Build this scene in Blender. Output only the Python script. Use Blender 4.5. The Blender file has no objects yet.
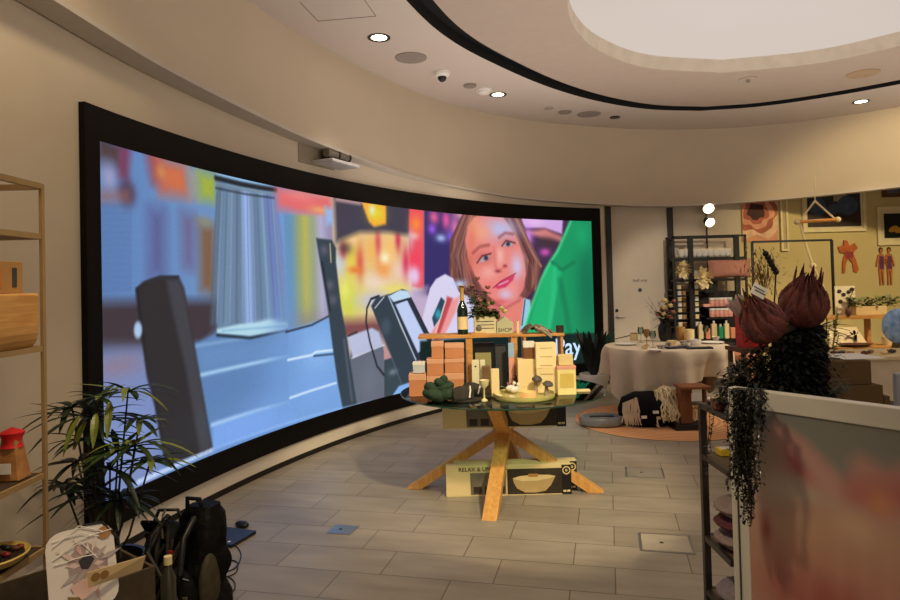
import bpy, math, random
import numpy as np
from mathutils import Matrix, Vector, noise
random.seed(7)
S = bpy.context.scene
COL = S.collection
PI = math.pi
# ------------------------------------------------------------------ camera
FOC, PITCH, ROLL, SHIFT, EYE = 650.0, 0.0199328, 0.0254304, -28.497, 1.56
cp, sp, cr_, sr_ = math.cos(PITCH), math.sin(PITCH), math.cos(ROLL), math.sin(ROLL)
RM = np.array([[1,0,0],[0,cp,-sp],[0,sp,cp]]) @ np.array([[cr_,0,sr_],[0,1,0],[-sr_,0,cr_]])
def ray(px, py): return RM @ np.array([px-450.0, FOC, 300+SHIFT-py])
def A(px, py, z=0.0):
    "world point at height z seen at the photo coordinate"
    d = ray(px, py); t = (z-EYE)/d[2]
    return Vector((d[0]*t, d[1]*t, z))
def D(px, py, y):
    "world point at distance y seen at the photo coordinate"
    d = ray(px, py); t = y/d[1]
    return Vector((d[0]*t, y, EYE+d[2]*t))
cam_d = bpy.data.cameras.new('camera'); cam = bpy.data.objects.new('camera', cam_d); COL.objects.link(cam)
m = Matrix([[RM[0][0], RM[0][2], -RM[0][1], 0],[RM[1][0], RM[1][2], -RM[1][1], 0],[RM[2][0], RM[2][2], -RM[2][1], EYE],[0,0,0,1]])
cam.matrix_world = m
cam_d.sensor_width = 36; cam_d.sensor_fit = 'HORIZONTAL'; cam_d.lens = FOC/900*36; cam_d.shift_y = SHIFT/900; cam_d.clip_start = .05
S.camera = cam
S.view_settings.view_transform = 'Standard'; S.view_settings.look = 'None'; S.view_settings.gamma = 1; S.view_settings.exposure = .38
# ------------------------------------------------------------------ materials
def lin(c): 
    return tuple(((v/255)/12.92 if v/255 <= .04045 else ((v/255+.055)/1.055)**2.4) for v in c)
MATS = {}
def mat(name, c, rough=.6, metal=0, var=.08, scale=8, bump=.0, emit=0, trans=0, coat=0, c2=None, alpha=1, ior=1.45):
    if name in MATS: return MATS[name]
    M = bpy.data.materials.new(name); M.use_nodes = True; nt = M.node_tree; N = nt.nodes; L = nt.links
    b = N['Principled BSDF']; b.inputs['Roughness'].default_value = rough; b.inputs['Metallic'].default_value = metal
    b.inputs['IOR'].default_value = ior
    col = lin(c)
    tc = N.new('ShaderNodeTexCoord'); nz = N.new('ShaderNodeTexNoise'); nz.inputs['Scale'].default_value = scale; nz.inputs['Detail'].default_value = 4
    L.new(tc.outputs['Object'], nz.inputs['Vector'])
    rp = N.new('ShaderNodeValToRGB'); rp.color_ramp.elements[0].position = .3; rp.color_ramp.elements[1].position = .7
    a = lin(c2) if c2 else tuple(v*(1-var) for v in col)
    rp.color_ramp.elements[0].color = (*a, 1); rp.color_ramp.elements[1].color = (*[min(1, v*(1+(0 if c2 else var))) for v in col], 1)
    L.new(nz.outputs['Fac'], rp.inputs['Fac']); L.new(rp.outputs['Color'], b.inputs['Base Color'])
    if bump:
        bp = N.new('ShaderNodeBump'); bp.inputs['Strength'].default_value = bump; bp.inputs['Distance'].default_value = .02
        L.new(nz.outputs['Fac'], bp.inputs['Height']); L.new(bp.outputs['Normal'], b.inputs['Normal'])
    if emit: L.new(rp.outputs['Color'], b.inputs['Emission Color']); b.inputs['Emission Strength'].default_value = emit
    if trans: b.inputs['Transmission Weight'].default_value = trans
    if coat: b.inputs['Coat Weight'].default_value = coat
    if alpha < 1: b.inputs['Alpha'].default_value = alpha
    MATS[name] = M; return M
def wood(name, c, c2, axis='X', scale=6, rough=.5):
    M = bpy.data.materials.new(name); M.use_nodes = True; nt = M.node_tree; N = nt.nodes; L = nt.links
    b = N['Principled BSDF']; b.inputs['Roughness'].default_value = rough
    tc = N.new('ShaderNodeTexCoord'); mp = N.new('ShaderNodeMapping'); L.new(tc.outputs['Object'], mp.inputs['Vector'])
    s = {'X':(1,9,9),'Y':(9,1,9),'Z':(9,9,1)}[axis]; mp.inputs['Scale'].default_value = s
    nz = N.new('ShaderNodeTexNoise'); nz.inputs['Scale'].default_value = scale; nz.inputs['Detail'].default_value = 6; nz.inputs['Distortion'].default_value = .6
    L.new(mp.outputs['Vector'], nz.inputs['Vector'])
    rp = N.new('ShaderNodeValToRGB'); rp.color_ramp.elements[0].position = .35; rp.color_ramp.elements[1].position = .68
    rp.color_ramp.elements[0].color = (*lin(c2), 1); rp.color_ramp.elements[1].color = (*lin(c), 1)
    L.new(nz.outputs['Fac'], rp.inputs['Fac']); L.new(rp.outputs['Color'], b.inputs['Base Color'])
    bp = N.new('ShaderNodeBump'); bp.inputs['Strength'].default_value = .15; bp.inputs['Distance'].default_value = .003
    L.new(nz.outputs['Fac'], bp.inputs['Height']); L.new(bp.outputs['Normal'], b.inputs['Normal'])
    MATS[name] = M; return M
WALL = mat('warm_beige_plaster', (206,192,172), .85, var=.03, scale=3, bump=.03)
CEIL = mat('ceiling_paint', (196,184,174), .85, var=.02, scale=2)
FASC = mat('bulkhead_paint', (192,176,154), .85, var=.03, scale=1.5)
LIPM = mat('bulkhead_lip_paint', (190,180,168), .8, var=.02)
OLIVE = mat('olive_yellow_wall', (208,190,134), .85, var=.04, scale=2)
WHITEP = mat('door_paint', (214,202,182), .6, var=.02)
BLACKM = mat('black_frame_metal', (20,18,17), .45, var=.1)
BLACKV = mat('black_void', (8,8,9), .9)
BLK = mat('black_plastic', (16,16,18), .4, var=.1)
DARKG = mat('dark_grey_plastic', (60,62,64), .45)
WHITE = mat('white_plastic', (225,222,214), .5, var=.02)
METAL = mat('brushed_metal', (170,170,172), .35, .9, var=.05, scale=30)
DMETAL = mat('dark_rack_metal', (70,64,60), .4, .6, var=.1)
CREAM = mat('cream_card', (232,212,160), .7, var=.03)
KRAFT = mat('kraft_card', (178,132,78), .8, var=.06)
COPPER = mat('terracotta_card', (200,132,88), .6, var=.06)
COPPERT = mat('terracotta_lid', (220,164,128), .55, var=.05)
PINKC = mat('pink_card', (226,160,140), .6)
BROWNC = mat('brown_carton_card', (98,74,42), .85, var=.08)
LINEN = mat('linen_cloth', (212,196,170), .9, var=.05, scale=120, bump=.1)
DGREEN = mat('dark_green_cloth', (42,62,44), .9, var=.2, scale=30, bump=.4)
LEAF = mat('green_leaf', (74,96,42), .45, var=.3, scale=6)
LEAFD = mat('dark_leaf', (18,24,16), .45, var=.3, scale=12)
LEAFY = mat('olive_leaf', (112,118,56), .5, var=.25, scale=9)
STEM = mat('plant_stem', (60,52,30), .7)
FLOWC = mat('cream_petal', (236,218,168), .7, var=.08, scale=20)
FLOWP = mat('dusty_pink_petal', (190,130,116), .7, var=.15, scale=15)
PROT = mat('burgundy_petal', (98,48,42), .6, var=.35, scale=14)
PROTC = mat('protea_core', (64,36,34), .75, var=.4, scale=22, bump=.5)
RED = mat('red_paper', (205,30,32), .5)
GREEN = mat('green_tissue', (30,150,60), .6)
YEL = mat('yellow_tissue', (232,200,50), .6)
GLASSM = None
BOTG = mat('dark_green_glass', (18,34,16), .08, var=.1, coat=.5)
GOLD = mat('gold_foil', (206,170,96), .35, .0)
BROWN = mat('brown_wood_dark', (96,58,34), .6, var=.15)
OAK = wood('oak_wood', (226,158,76), (192,118,50), 'X')
OAKZ = wood('oak_wood_upright', (230,176,100), (210,150,78), 'Z', 4)
HONEY = wood('honey_wood', (212,156,82), (178,122,60), 'X', 8)
BAMB = wood('bamboo_wood', (214,164,94), (190,136,70), 'Y', 5)
BRASS = mat('bronze_shelf_metal', (156,128,86), .45, .0, var=.1)
# ------------------------------------------------------------------ mesh builder
def thin_glass(name, tint, rough=.02, refl=1.45, c=None):
    M = bpy.data.materials.new(name); M.use_nodes = True; nt = M.node_tree; N = nt.nodes; L = nt.links; N.remove(N['Principled BSDF'])
    tr = N.new('ShaderNodeBsdfTransparent'); gl = N.new('ShaderNodeBsdfGlossy'); fr = N.new('ShaderNodeFresnel'); mx = N.new('ShaderNodeMixShader')
    tr.inputs[0].default_value = (*lin(tint),1); gl.inputs['Roughness'].default_value = rough; fr.inputs[0].default_value = refl
    L.new(fr.outputs[0], mx.inputs[0]); L.new(tr.outputs[0], mx.inputs[1]); L.new(gl.outputs[0], mx.inputs[2]); L.new(mx.outputs[0], N['Material Output'].inputs['Surface'])
    MATS[name] = M; return M
class MB:
    def __init__(s): s.v = []; s.f = []
    def add(s, vs, fs, M=None):
        o = len(s.v)
        s.v += [tuple(M @ Vector(v)) if M is not None else tuple(v) for v in vs]
        s.f += [tuple(i+o for i in f) for f in fs]; return s
    def box(s, c, d, rz=0, M=None, taper=1):
        x, y, z = [k/2 for k in d]; t = taper
        vs = [(-x,-y,-z),(x,-y,-z),(x,y,-z),(-x,y,-z),(-x*t,-y*t,z),(x*t,-y*t,z),(x*t,y*t,z),(-x*t,y*t,z)]
        T = Matrix.Translation(Vector(c)) @ Matrix.Rotation(rz, 4, 'Z')
        if M is not None: T = T @ M
        return s.add(vs, [(0,3,2,1),(4,5,6,7),(0,1,5,4),(1,2,6,5),(2,3,7,6),(3,0,4,7)], T)
    def beam(s, a, b, w, h, up=(0,0,1)):
        a, b = Vector(a), Vector(b); d = (b-a); L = d.length; d.normalize(); u = Vector(up)
        x = d.cross(u)
        if x.length < 1e-4: x = d.cross(Vector((1,0,0)))
        x.normalize(); u = x.cross(d)
        vs = [p + x*(i*w/2) + u*(j*h/2) for p in (a, b) for i, j in ((-1,-1),(1,-1),(1,1),(-1,1))]
        return s.add(vs, [(0,1,2,3),(4,7,6,5),(0,4,5,1),(1,5,6,2),(2,6,7,3),(3,7,4,0)])
    def lathe(s, prof, n=24, c=(0,0,0), sx=1, sy=1, M=None, cap=True):
        if not cap: prof = list(prof)+[prof[0]]
        vs = []; fs = []
        for r, z in prof:
            for i in range(n):
                a = 2*PI*i/n; vs.append((r*sx*math.cos(a), r*sy*math.sin(a), z))
        for k in range(len(prof)-1):
            for i in range(n):
                j = (i+1) % n; fs.append((k*n+i, k*n+j, (k+1)*n+j, (k+1)*n+i))
        if cap and prof[0][0] > 1e-5: fs.append(tuple(range(n-1,-1,-1)))
        if cap and prof[-1][0] > 1e-5: fs.append(tuple((len(prof)-1)*n+i for i in range(n)))
        T = Matrix.Translation(Vector(c))
        if M is not None: T = T @ M
        return s.add(vs, fs, T)
    def cyl(s, c, r, h, n=20, M=None, r2=None): return s.lathe([(r,0),(r if r2 is None else r2,h)], n, c, M=M)
    def sph(s, c, r, n=14, m_=9, M=None, f=None):
        if not hasattr(r, '__len__'): r = (r,r,r)
        prof = [(max(1e-4, math.sin(PI*k/m_)), -math.cos(PI*k/m_)) for k in range(m_+1)]
        T = Matrix.Translation(Vector(c))
        if M is not None: T = T @ M
        T = T @ Matrix.Diagonal((*r,1))
        return s.lathe_m(prof, n, T)
    def lathe_m(s, prof, n, T):
        vs = []; fs = []
        for r, z in prof:
            for i in range(n):
                a = 2*PI*i/n; vs.append((r*math.cos(a), r*math.sin(a), z))
        for k in range(len(prof)-1):
            for i in range(n):
                j = (i+1) % n; fs.append((k*n+i, k*n+j, (k+1)*n+j, (k+1)*n+i))
        return s.add(vs, fs, T)
    def tube(s, pts, r, n=8, r2=None):
        pts = [Vector(p) for p in pts]; vs = []; fs = []; K = len(pts)
        for k, p in enumerate(pts):
            d = (pts[min(k+1,K-1)]-pts[max(k-1,0)]).normalized()
            x = d.cross(Vector((0,0,1)));
            if x.length < .05: x = d.cross(Vector((0,1,0)))
            x.normalize(); y = d.cross(x); rr = r if r2 is None else r+(r2-r)*k/(K-1)
            for i in range(n):
                a = 2*PI*i/n; vs.append(p + x*rr*math.cos(a) + y*rr*math.sin(a))
        for k in range(K-1):
            for i in range(n):
                j = (i+1) % n; fs.append((k*n+i, k*n+j, (k+1)*n+j, (k+1)*n+i))
        fs.append(tuple(range(n))); fs.append(tuple((K-1)*n+i for i in range(n-1,-1,-1)))
        return s.add(vs, fs)
    def prism(s, poly, t, M=None):
        "polygon in xz plane, thickness t along +y"
        n = len(poly); vs = [(x,0,z) for x, z in poly]+[(x,t,z) for x, z in poly]
        fs = [tuple(range(n)), tuple(range(2*n-1,n-1,-1))]+[(i,n+i,n+(i+1)%n,(i+1)%n) for i in range(n)]
        return s.add(vs, fs, M)
    def leaf(s, a, d, L, w, droop=.3, fold=.15, seg=5):
        a = Vector(a); d = Vector(d).normalized(); x = d.cross(Vector((0,0,1)))
        if x.length < .05: x = Vector((1,0,0))
        x.normalize(); vs = []; fs = []
        for k in range(seg+1):
            t = k/seg; p = a + d*L*t + Vector((0,0,-droop*L*t*t)); ww = w*math.sin(PI*min(1,.08+.9*t))**.8*.5
            u = x.cross(d).normalized()
            vs += [p - x*ww + u*abs(ww)*fold, p, p + x*ww + u*abs(ww)*fold]
        for k in range(seg):
            b = 3*k; fs += [(b,b+1,b+4,b+3),(b+1,b+2,b+5,b+4)]
        return s.add(vs, fs)
    def build(s, name, m, parent=None, smooth=False, bevel=0, loc=None, seg=2):
        me = bpy.data.meshes.new(name); me.from_pydata([tuple(v) for v in s.v], [], s.f); me.update()
        if m: me.materials.append(m)
        import bmesh
        bm = bmesh.new(); bm.from_mesh(me); bmesh.ops.recalc_face_normals(bm, faces=bm.faces); bm.to_mesh(me); bm.free()
        if smooth:
            for p in me.polygons: p.use_smooth = True
            me.set_sharp_from_angle(angle=math.radians(50))
        o = bpy.data.objects.new(name, me); COL.objects.link(o)
        if parent: o.parent = parent
        if loc is not None: o.location = loc
        if bevel:
            b = o.modifiers.new('bevel', 'BEVEL'); b.width = bevel; b.segments = seg; b.limit_method = 'ANGLE'
        return o
def tag(o, label=None, cat=None, group=None, kind=None):
    if label: o['label'] = label
    if cat: o['category'] = cat
    if group: o['group'] = group
    if kind: o['kind'] = kind
    return o
def thing(name, label, cat, loc, rz=0, group=None):
    o = bpy.data.objects.new(name, None); COL.objects.link(o); o.location = loc; o.rotation_euler = (0,0,rz); o.empty_display_size = .1
    return tag(o, label, cat, group)
def copy_tree(o, parent=None):
    c = o.copy(); COL.objects.link(c)
    if parent: c.parent = parent
    for ch in list(o.children): copy_tree(ch, c)
    return c
def struct(o): o['kind'] = 'structure'; return o
RX = lambda a: Matrix.Rotation(a, 4, 'X')
RY = lambda a: Matrix.Rotation(a, 4, 'Y')
RZ = lambda a: Matrix.Rotation(a, 4, 'Z')
def crom(pts, n=12):
    P = [np.array(p, float) for p in pts]; P = [2*P[0]-P[1]]+P+[2*P[-1]-P[-2]]; out = []
    for i in range(1, len(P)-2):
        for k in range(n):
            t = k/n
            out.append(.5*((2*P[i])+(-P[i-1]+P[i+1])*t+(2*P[i-1]-5*P[i]+4*P[i+1]-P[i+2])*t*t+(-P[i-1]+3*P[i]-3*P[i+1]+P[i+2])*t**3))
    out.append(P[-2]); return out
GLASSM = thin_glass('clear_glass', (226,236,232))
# ------------------------------------------------------------------ room shell
def wall_pt(th, off=0.0):
    "plan of the curved wall, th in degrees about (6.5, 2.4)"
    t = th/50; R = (((-.21607*t-.24379)*t+.87205)*t-.47586)*t+8.74566
    if th < 10: R = 8.683
    R -= off; a = math.radians(th)
    return (6.5-R*math.cos(a), 2.4+R*math.sin(a))
ZC = 3.86
def ribbon(curve, z0, z1, name, m, closed=False, parent=None):
    b = MB(); n = len(curve)
    zf = lambda z, p: z(p) if callable(z) else z
    vs = [(p[0],p[1],zf(z0,p)) for p in curve]+[(p[0],p[1],zf(z1,p)) for p in curve]
    fs = [(i,(i+1)%n,n+(i+1)%n,n+i) for i in range(n if closed else n-1)]
    b.add(vs, fs); return b.build(name, m, parent, smooth=True)
def bridge(c0, z0, c1, z1, name, m, closed=False, parent=None, thick=0):
    b = MB(); n = len(c0); zf = lambda z, p: z(p) if callable(z) else z
    vs = [(p[0],p[1],zf(z0,p)) for p in c0]+[(p[0],p[1],zf(z1,q)) for p, q in zip(c1, c0)]
    b.add(vs, [(i,(i+1)%n,n+(i+1)%n,n+i) for i in range(n if closed else n-1)])
    return b.build(name, m, parent, smooth=True)
# floor
FL = bpy.data.materials.new('stone_look_tiles'); FL.use_nodes = True
nt = FL.node_tree; N = nt.nodes; L = nt.links; b = N['Principled BSDF']
tc = N.new('ShaderNodeTexCoord'); mp = N.new('ShaderNodeMapping'); mp.inputs['Rotation'].default_value = (0,0,math.radians(13.5)); L.new(tc.outputs['Object'], mp.inputs['Vector'])
br = N.new('ShaderNodeTexBrick'); br.offset = .36; br.inputs['Scale'].default_value = 1; br.inputs['Brick Width'].default_value = .62; br.inputs['Row Height'].default_value = .305
br.inputs['Mortar Size'].default_value = .0035; br.inputs['Mortar Smooth'].default_value = .3; br.inputs['Bias'].default_value = 0
br.inputs['Color1'].default_value = (*lin((156,146,132)),1); br.inputs['Color2'].default_value = (*lin((144,134,120)),1); br.inputs['Mortar'].default_value = (*lin((98,88,76)),1)
L.new(mp.outputs['Vector'], br.inputs['Vector'])
nz = N.new('ShaderNodeTexNoise'); nz.inputs['Scale'].default_value = 2.2; nz.inputs['Detail'].default_value = 6
mp2 = N.new('ShaderNodeMapping'); mp2.inputs['Scale'].default_value = (1,4,1); L.new(mp.outputs['Vector'], mp2.inputs['Vector']); L.new(mp2.outputs['Vector'], nz.inputs['Vector'])
mx = N.new('ShaderNodeMix'); mx.data_type = 'RGBA'; mx.blend_type = 'OVERLAY'; mx.inputs[0].default_value = .35
L.new(br.outputs['Color'], mx.inputs[6]); L.new(nz.outputs['Fac'], mx.inputs[7]); L.new(mx.outputs[2], b.inputs['Base Color'])
b.inputs['Roughness'].default_value = .42
bp = N.new('ShaderNodeBump'); bp.inputs['Strength'].default_value = .4; bp.inputs['Distance'].default_value = .003; bp.invert = True
L.new(br.outputs['Fac'], bp.inputs['Height']); L.new(bp.outputs['Normal'], b.inputs['Normal'])
struct(MB().box((3.5,3,-.05),(16,18,.1)).build('floor', FL))
# curved wall that carries the screen
ths = [-35+ i*1.0 for i in range(97)]
wc = [wall_pt(t) for t in ths]
def slab(curve_in, off_fn, z0, z1, name, m):
    n = len(curve_in); outer = off_fn
    vs = [(p[0],p[1],z0) for p in curve_in]+[(p[0],p[1],z1) for p in curve_in]+[(p[0],p[1],z0) for p in outer]+[(p[0],p[1],z1) for p in outer]
    fs = []
    for i in range(n-1):
        fs += [(i,i+1,n+i+1,n+i),(2*n+i,3*n+i,3*n+i+1,2*n+i+1),(n+i,n+i+1,3*n+i+1,3*n+i),(i,2*n+i,2*n+i+1,i+1)]
    fs += [(0,n,3*n,2*n),(n-1,3*n-1,4*n-1,2*n-1)]
    return MB().add(vs, fs).build(name, m, smooth=True)
struct(slab(wc, [wall_pt(t,-.12) for t in ths], 0, ZC, 'wall_left', WALL))
# black toe line at the floor under the white plinth
tl = [t for t in ths if t > 2]
struct(slab([wall_pt(t,.012) for t in tl], [wall_pt(t,0) for t in tl], 0, .045, 'baseboard_left', BLACKM))
struct(slab([wall_pt(t,.008) for t in tl if t < 61], [wall_pt(t,0) for t in tl if t < 61], .0455, .174, 'trim_9', mat('white_plinth_paint',(240,230,214),.6,var=.02)))
# small seam groove in the left wall
sm = D(14,10,3.02); w0 = wall_pt(4.4); 
struct(MB().box((w0[0]+.004,w0[1],2.9),(.006,.004,1.1)).build('trim_1', mat('groove', (120,104,80), .9)))
# flat end of the room
BY = 10.25; XO = D(740.5,240,BY).x
struct(MB().box(((1.65+XO)/2,BY+.06,1.95),(XO-1.65,.12,3.9)).build('wall_back', WALL))
struct(MB().box(((XO+9.7)/2,BY+.06,1.95),(9.7-XO,.12,3.9)).box((9.6,3,1.95),(.12,14.5,3.9)).build('wall_right', OLIVE))
def seg_plane(px0, px1, z0, z1, y=BY, t=.02): 
    a = D(px0,270,y).x; c = D(px1,270,y).x
    return MB().box(((a+c)/2, y-t/2, (z0+z1)/2), (c-a, t, z1-z0))
yy = BY-.005
def bxy(px0,px1): return D(px0,270,yy).x, D(px1,270,yy).x
# door leaf with black gaps
x0, x1 = bxy(611.5,667.5)
struct(MB().box(((x0+x1)/2, BY-.03,1.4),(x1-x0,.05,2.8)).build('door_1', WHITEP, bevel=.004))
d1 = bpy.data.objects['door_1']
x0_, x1_ = bxy(606.8,611.5)
struct(MB().box(((x0_+x1_)/2, BY-.04,1.45),(x1_-x0_,.08,2.9)).build('trim_2', BLACKM))
x2_, x3_ = bxy(667.3,672.2)
struct(MB().box(((x2_+x3_)/2, BY-.06,1.45),(x3_-x2_,.12,2.9)).build('trim_3', BLACKM))
# lever handle, lock, small round plate and door sign
hd = MB(); hp = D(617,317,BY-.06)
hd.cyl((hp.x,BY-.055,hp.z),.026,.012,M=RX(PI/2)).tube([(hp.x,BY-.06,hp.z),(hp.x,BY-.11,hp.z),(hp.x+.12,BY-.11,hp.z)],.009)
hd.build('door_handle', METAL, d1, smooth=True)
MB().cyl((hp.x,BY-.055,hp.z+.1),.024,.014,M=RX(PI/2)).build('door_lock', BLK, d1)
pp = D(640,290,BY-.06); MB().cyl((pp.x,BY-.055,pp.z),.03,.008,M=RX(PI/2)).build('door_plate', DARKG, d1)
def text(name, body, size, loc, rot, m, parent=None, extrude=.0008, align='CENTER', bold=0):
    cu = bpy.data.curves.new(name, 'FONT'); cu.body = body; cu.size = size; cu.extrude = extrude; cu.align_x = align; cu.align_y = 'CENTER'; cu.offset = bold
    tmp = bpy.data.objects.new(name+'_tmp', cu); COL.objects.link(tmp)
    dg = bpy.context.evaluated_depsgraph_get(); me = bpy.data.meshes.new_from_object(tmp.evaluated_get(dg)); bpy.data.objects.remove(tmp)
    me.materials.clear(); me.materials.append(m)
    o = bpy.data.objects.new(name, me); COL.objects.link(o); o.location = loc; o.rotation_euler = rot
    if parent: o.parent = parent
    return o
sg = D(640,280.5,BY-.06)
text('door_sign', 'Staff only', .062, (sg.x,BY-.057,sg.z), (PI/2,0,0), DARKG, d1)
# bulkhead ring
half = [(6.5-8.5*math.cos(math.radians(t)),2.4+8.5*math.sin(math.radians(t))) for t in (-40,-30,-20,-10,0,6,12,18)]+[(-1.30,5.86),(-.70,7.1),(0.03,8.22),(0.78,8.9),(1.5,9.36),(2.3,9.70),(3.1,9.93),(3.92,10.0),(4.6,9.92),(5.29,9.67),(6.22,9.0),(7.2,7.9),(8.0,6.5),(8.6,4.8),(8.9,2.4),(8.6,-.5),(7.6,-3.0)]
bc = crom(half, 8)
LX = [-3,-1.95,-1.84,-1.33,-.44,.157,.855,2.3,3.44,4.61,6.25,9]; LZ = [3.07,3.06,3.03,2.955,2.845,2.82,2.77,2.724,2.700,2.732,2.777,2.80]
lipz = lambda p: float(np.interp(p[0], LX, LZ))
def offset(c, d):
    out = []
    for i, p in enumerate(c):
        a = c[max(0,i-1)]; q = c[min(len(c)-1,i+1)]; t = np.array(q)-np.array(a); t /= np.linalg.norm(t)
        out.append(np.array(p)+d*np.array((-t[1], t[0])))
    return out
bo = offset(bc, .16)
n = len(bc); vs = [(p[0],p[1],lipz(p)) for p in bc]+[(p[0],p[1],ZC) for p in bc]+[(q[0],q[1],lipz(p)) for p, q in zip(bc,bo)]+[(q[0],q[1],ZC) for q in bo]
fs = []
for i in range(n-1): fs += [(i,i+1,n+i+1,n+i),(i,2*n+i,2*n+i+1,i+1),(2*n+i,3*n+i,3*n+i+1,2*n+i+1)]
struct(MB().add(vs, fs).build('wall_bulkhead', FASC, smooth=True))
# light underside board of the bulkhead
li = offset(bc, -.012); lo = offset(bc, .165)
vs = []; 
for c_, dz in ((li,-.028),(li,.004),(lo,-.028),(lo,.004)): vs += [(q[0],q[1],lipz(p)+dz) for p, q in zip(bc,c_)]
fs = []
for i in range(n-1): fs += [(i,i+1,n+i+1,n+i),(i,2*n+i,2*n+i+1,i+1),(2*n+i,3*n+i,3*n+i+1,2*n+i+1),(n+i,n+i+1,3*n+i+1,3*n+i)]
struct(MB().add(vs, fs).build('trim_4', LIPM, smooth=True))
# ceiling: outer band, black slot, inner band, curb and luminous dome
def oval(left, cx, cyb, n=10):
    "left: quadrant from the side to the top; mirrored into a closed oval"
    q = [tuple(p) for p in crom(left, n)]
    r = [(2*cx-x,y) for x, y in q[::-1]][1:]
    top = q+r
    bot = [(x,2*cyb-y) for x, y in top[::-1]][1:-1]
    return top+bot
slot_o = oval([(-.86,2.4),(-.75,3.6),(-.3,5.19),(.06,6.07),(.59,6.86),(1.25,7.66),(1.98,8.31),(2.75,8.75),(3.5,8.90)],3.5,2.4)
cen = np.array((3.5,2.4))
def shrink(c, d, cx=None):
    out = []; n = len(c)
    for i in range(n):
        t = np.array(c[(i+1)%n])-np.array(c[i-1]); t /= np.linalg.norm(t); out.append(np.array(c[i])+d*np.array((t[1],-t[0])))
    return out
slot_i = shrink(slot_o, .2)
open_o = oval([(.72,2.4),(.78,3.8),(1.02,5.3),(1.25,6.0),(1.62,6.55),(2.22,7.04),(3.12,7.27)],3.12,2.4)
def resample(c, n=240):
    c = [np.array(p) for p in c]+[np.array(c[0])]; s = [0]
    ce = sum(c[:-1])/len(c[:-1])
    ang = [math.atan2(p[1]-ce[1], p[0]-ce[0]) for p in c]
    c2 = np.array(c[:-1]); a2 = np.unwrap(np.array(ang[:-1]));
    if a2[-1] < a2[0]: a2 = a2[::-1]; c2 = c2[::-1]
    a3 = np.concatenate([a2-2*PI, a2, a2+2*PI]); c3 = np.vstack([c2,c2,c2])
    th = np.linspace(-PI, PI, n, endpoint=False); off = a2[0]
    th = np.where(th < off-PI, th+2*PI, th)
    return [(float(np.interp(t, a3, c3[:,0])), float(np.interp(t, a3, c3[:,1]))) for t in th]
so, si, oo = resample(slot_o), resample(slot_i), resample(open_o)
big = [(3.5+9*math.cos(a), 2.4+9.5*math.sin(a)) for a in np.linspace(-PI, PI, 240, endpoint=False)]
b = MB()
nn = 240
def ring(b, c0, z0, c1, z1):
    vs = [(p[0],p[1],z0) for p in c0]+[(p[0],p[1],z1) for p in c1]; b.add(vs, [(i,(i+1)%nn,nn+(i+1)%nn,nn+i) for i in range(nn)])
ring(b, big, ZC, so, ZC)
struct(b.build('ceiling', CEIL, smooth=True))
b = MB(); ring(b, so, ZC, so, ZC+.12); ring(b, so, ZC+.12, si, ZC+.12); ring(b, si, ZC+.12, si, ZC+.004)
struct(b.build('trim_5', BLACKV, smooth=True))
CEIL2 = mat('inner_ceiling_paint', (172,156,142), .85, var=.02)
b = MB(); ring(b, si, ZC+.003, oo, ZC+.003); struct(b.build('trim_6', CEIL2, smooth=True))
b = MB(); ring(b, oo, ZC+.003, oo, ZC+.15)
oi = shrink(oo[::-1], -.10)[::-1]
struct(b.build('trim_7', mat('curb_paint', (206,194,176), .8), smooth=True))
ob = [(3.12+(p[0]-3.12)*1.12, 2.4+(p[1]-2.4)*1.08) for p in oo]
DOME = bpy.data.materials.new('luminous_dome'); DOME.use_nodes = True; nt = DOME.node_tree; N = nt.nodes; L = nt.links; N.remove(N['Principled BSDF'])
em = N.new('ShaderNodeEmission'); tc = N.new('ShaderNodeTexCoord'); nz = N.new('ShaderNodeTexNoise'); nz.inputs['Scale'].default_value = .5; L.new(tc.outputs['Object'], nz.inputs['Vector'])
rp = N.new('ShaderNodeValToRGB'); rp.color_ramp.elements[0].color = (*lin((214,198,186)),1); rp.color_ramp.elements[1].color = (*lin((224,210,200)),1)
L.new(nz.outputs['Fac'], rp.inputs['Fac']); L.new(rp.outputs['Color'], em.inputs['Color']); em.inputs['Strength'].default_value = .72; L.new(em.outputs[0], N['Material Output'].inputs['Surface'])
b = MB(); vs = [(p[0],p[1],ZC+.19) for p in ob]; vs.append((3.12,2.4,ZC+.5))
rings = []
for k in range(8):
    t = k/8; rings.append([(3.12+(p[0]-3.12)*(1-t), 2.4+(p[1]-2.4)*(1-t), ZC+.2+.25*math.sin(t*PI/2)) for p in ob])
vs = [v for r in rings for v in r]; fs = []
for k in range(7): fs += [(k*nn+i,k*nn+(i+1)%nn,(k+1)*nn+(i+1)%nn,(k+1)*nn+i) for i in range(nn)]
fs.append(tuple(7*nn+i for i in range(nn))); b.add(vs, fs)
struct(b.build('ceiling', DOME, smooth=True))
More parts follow.
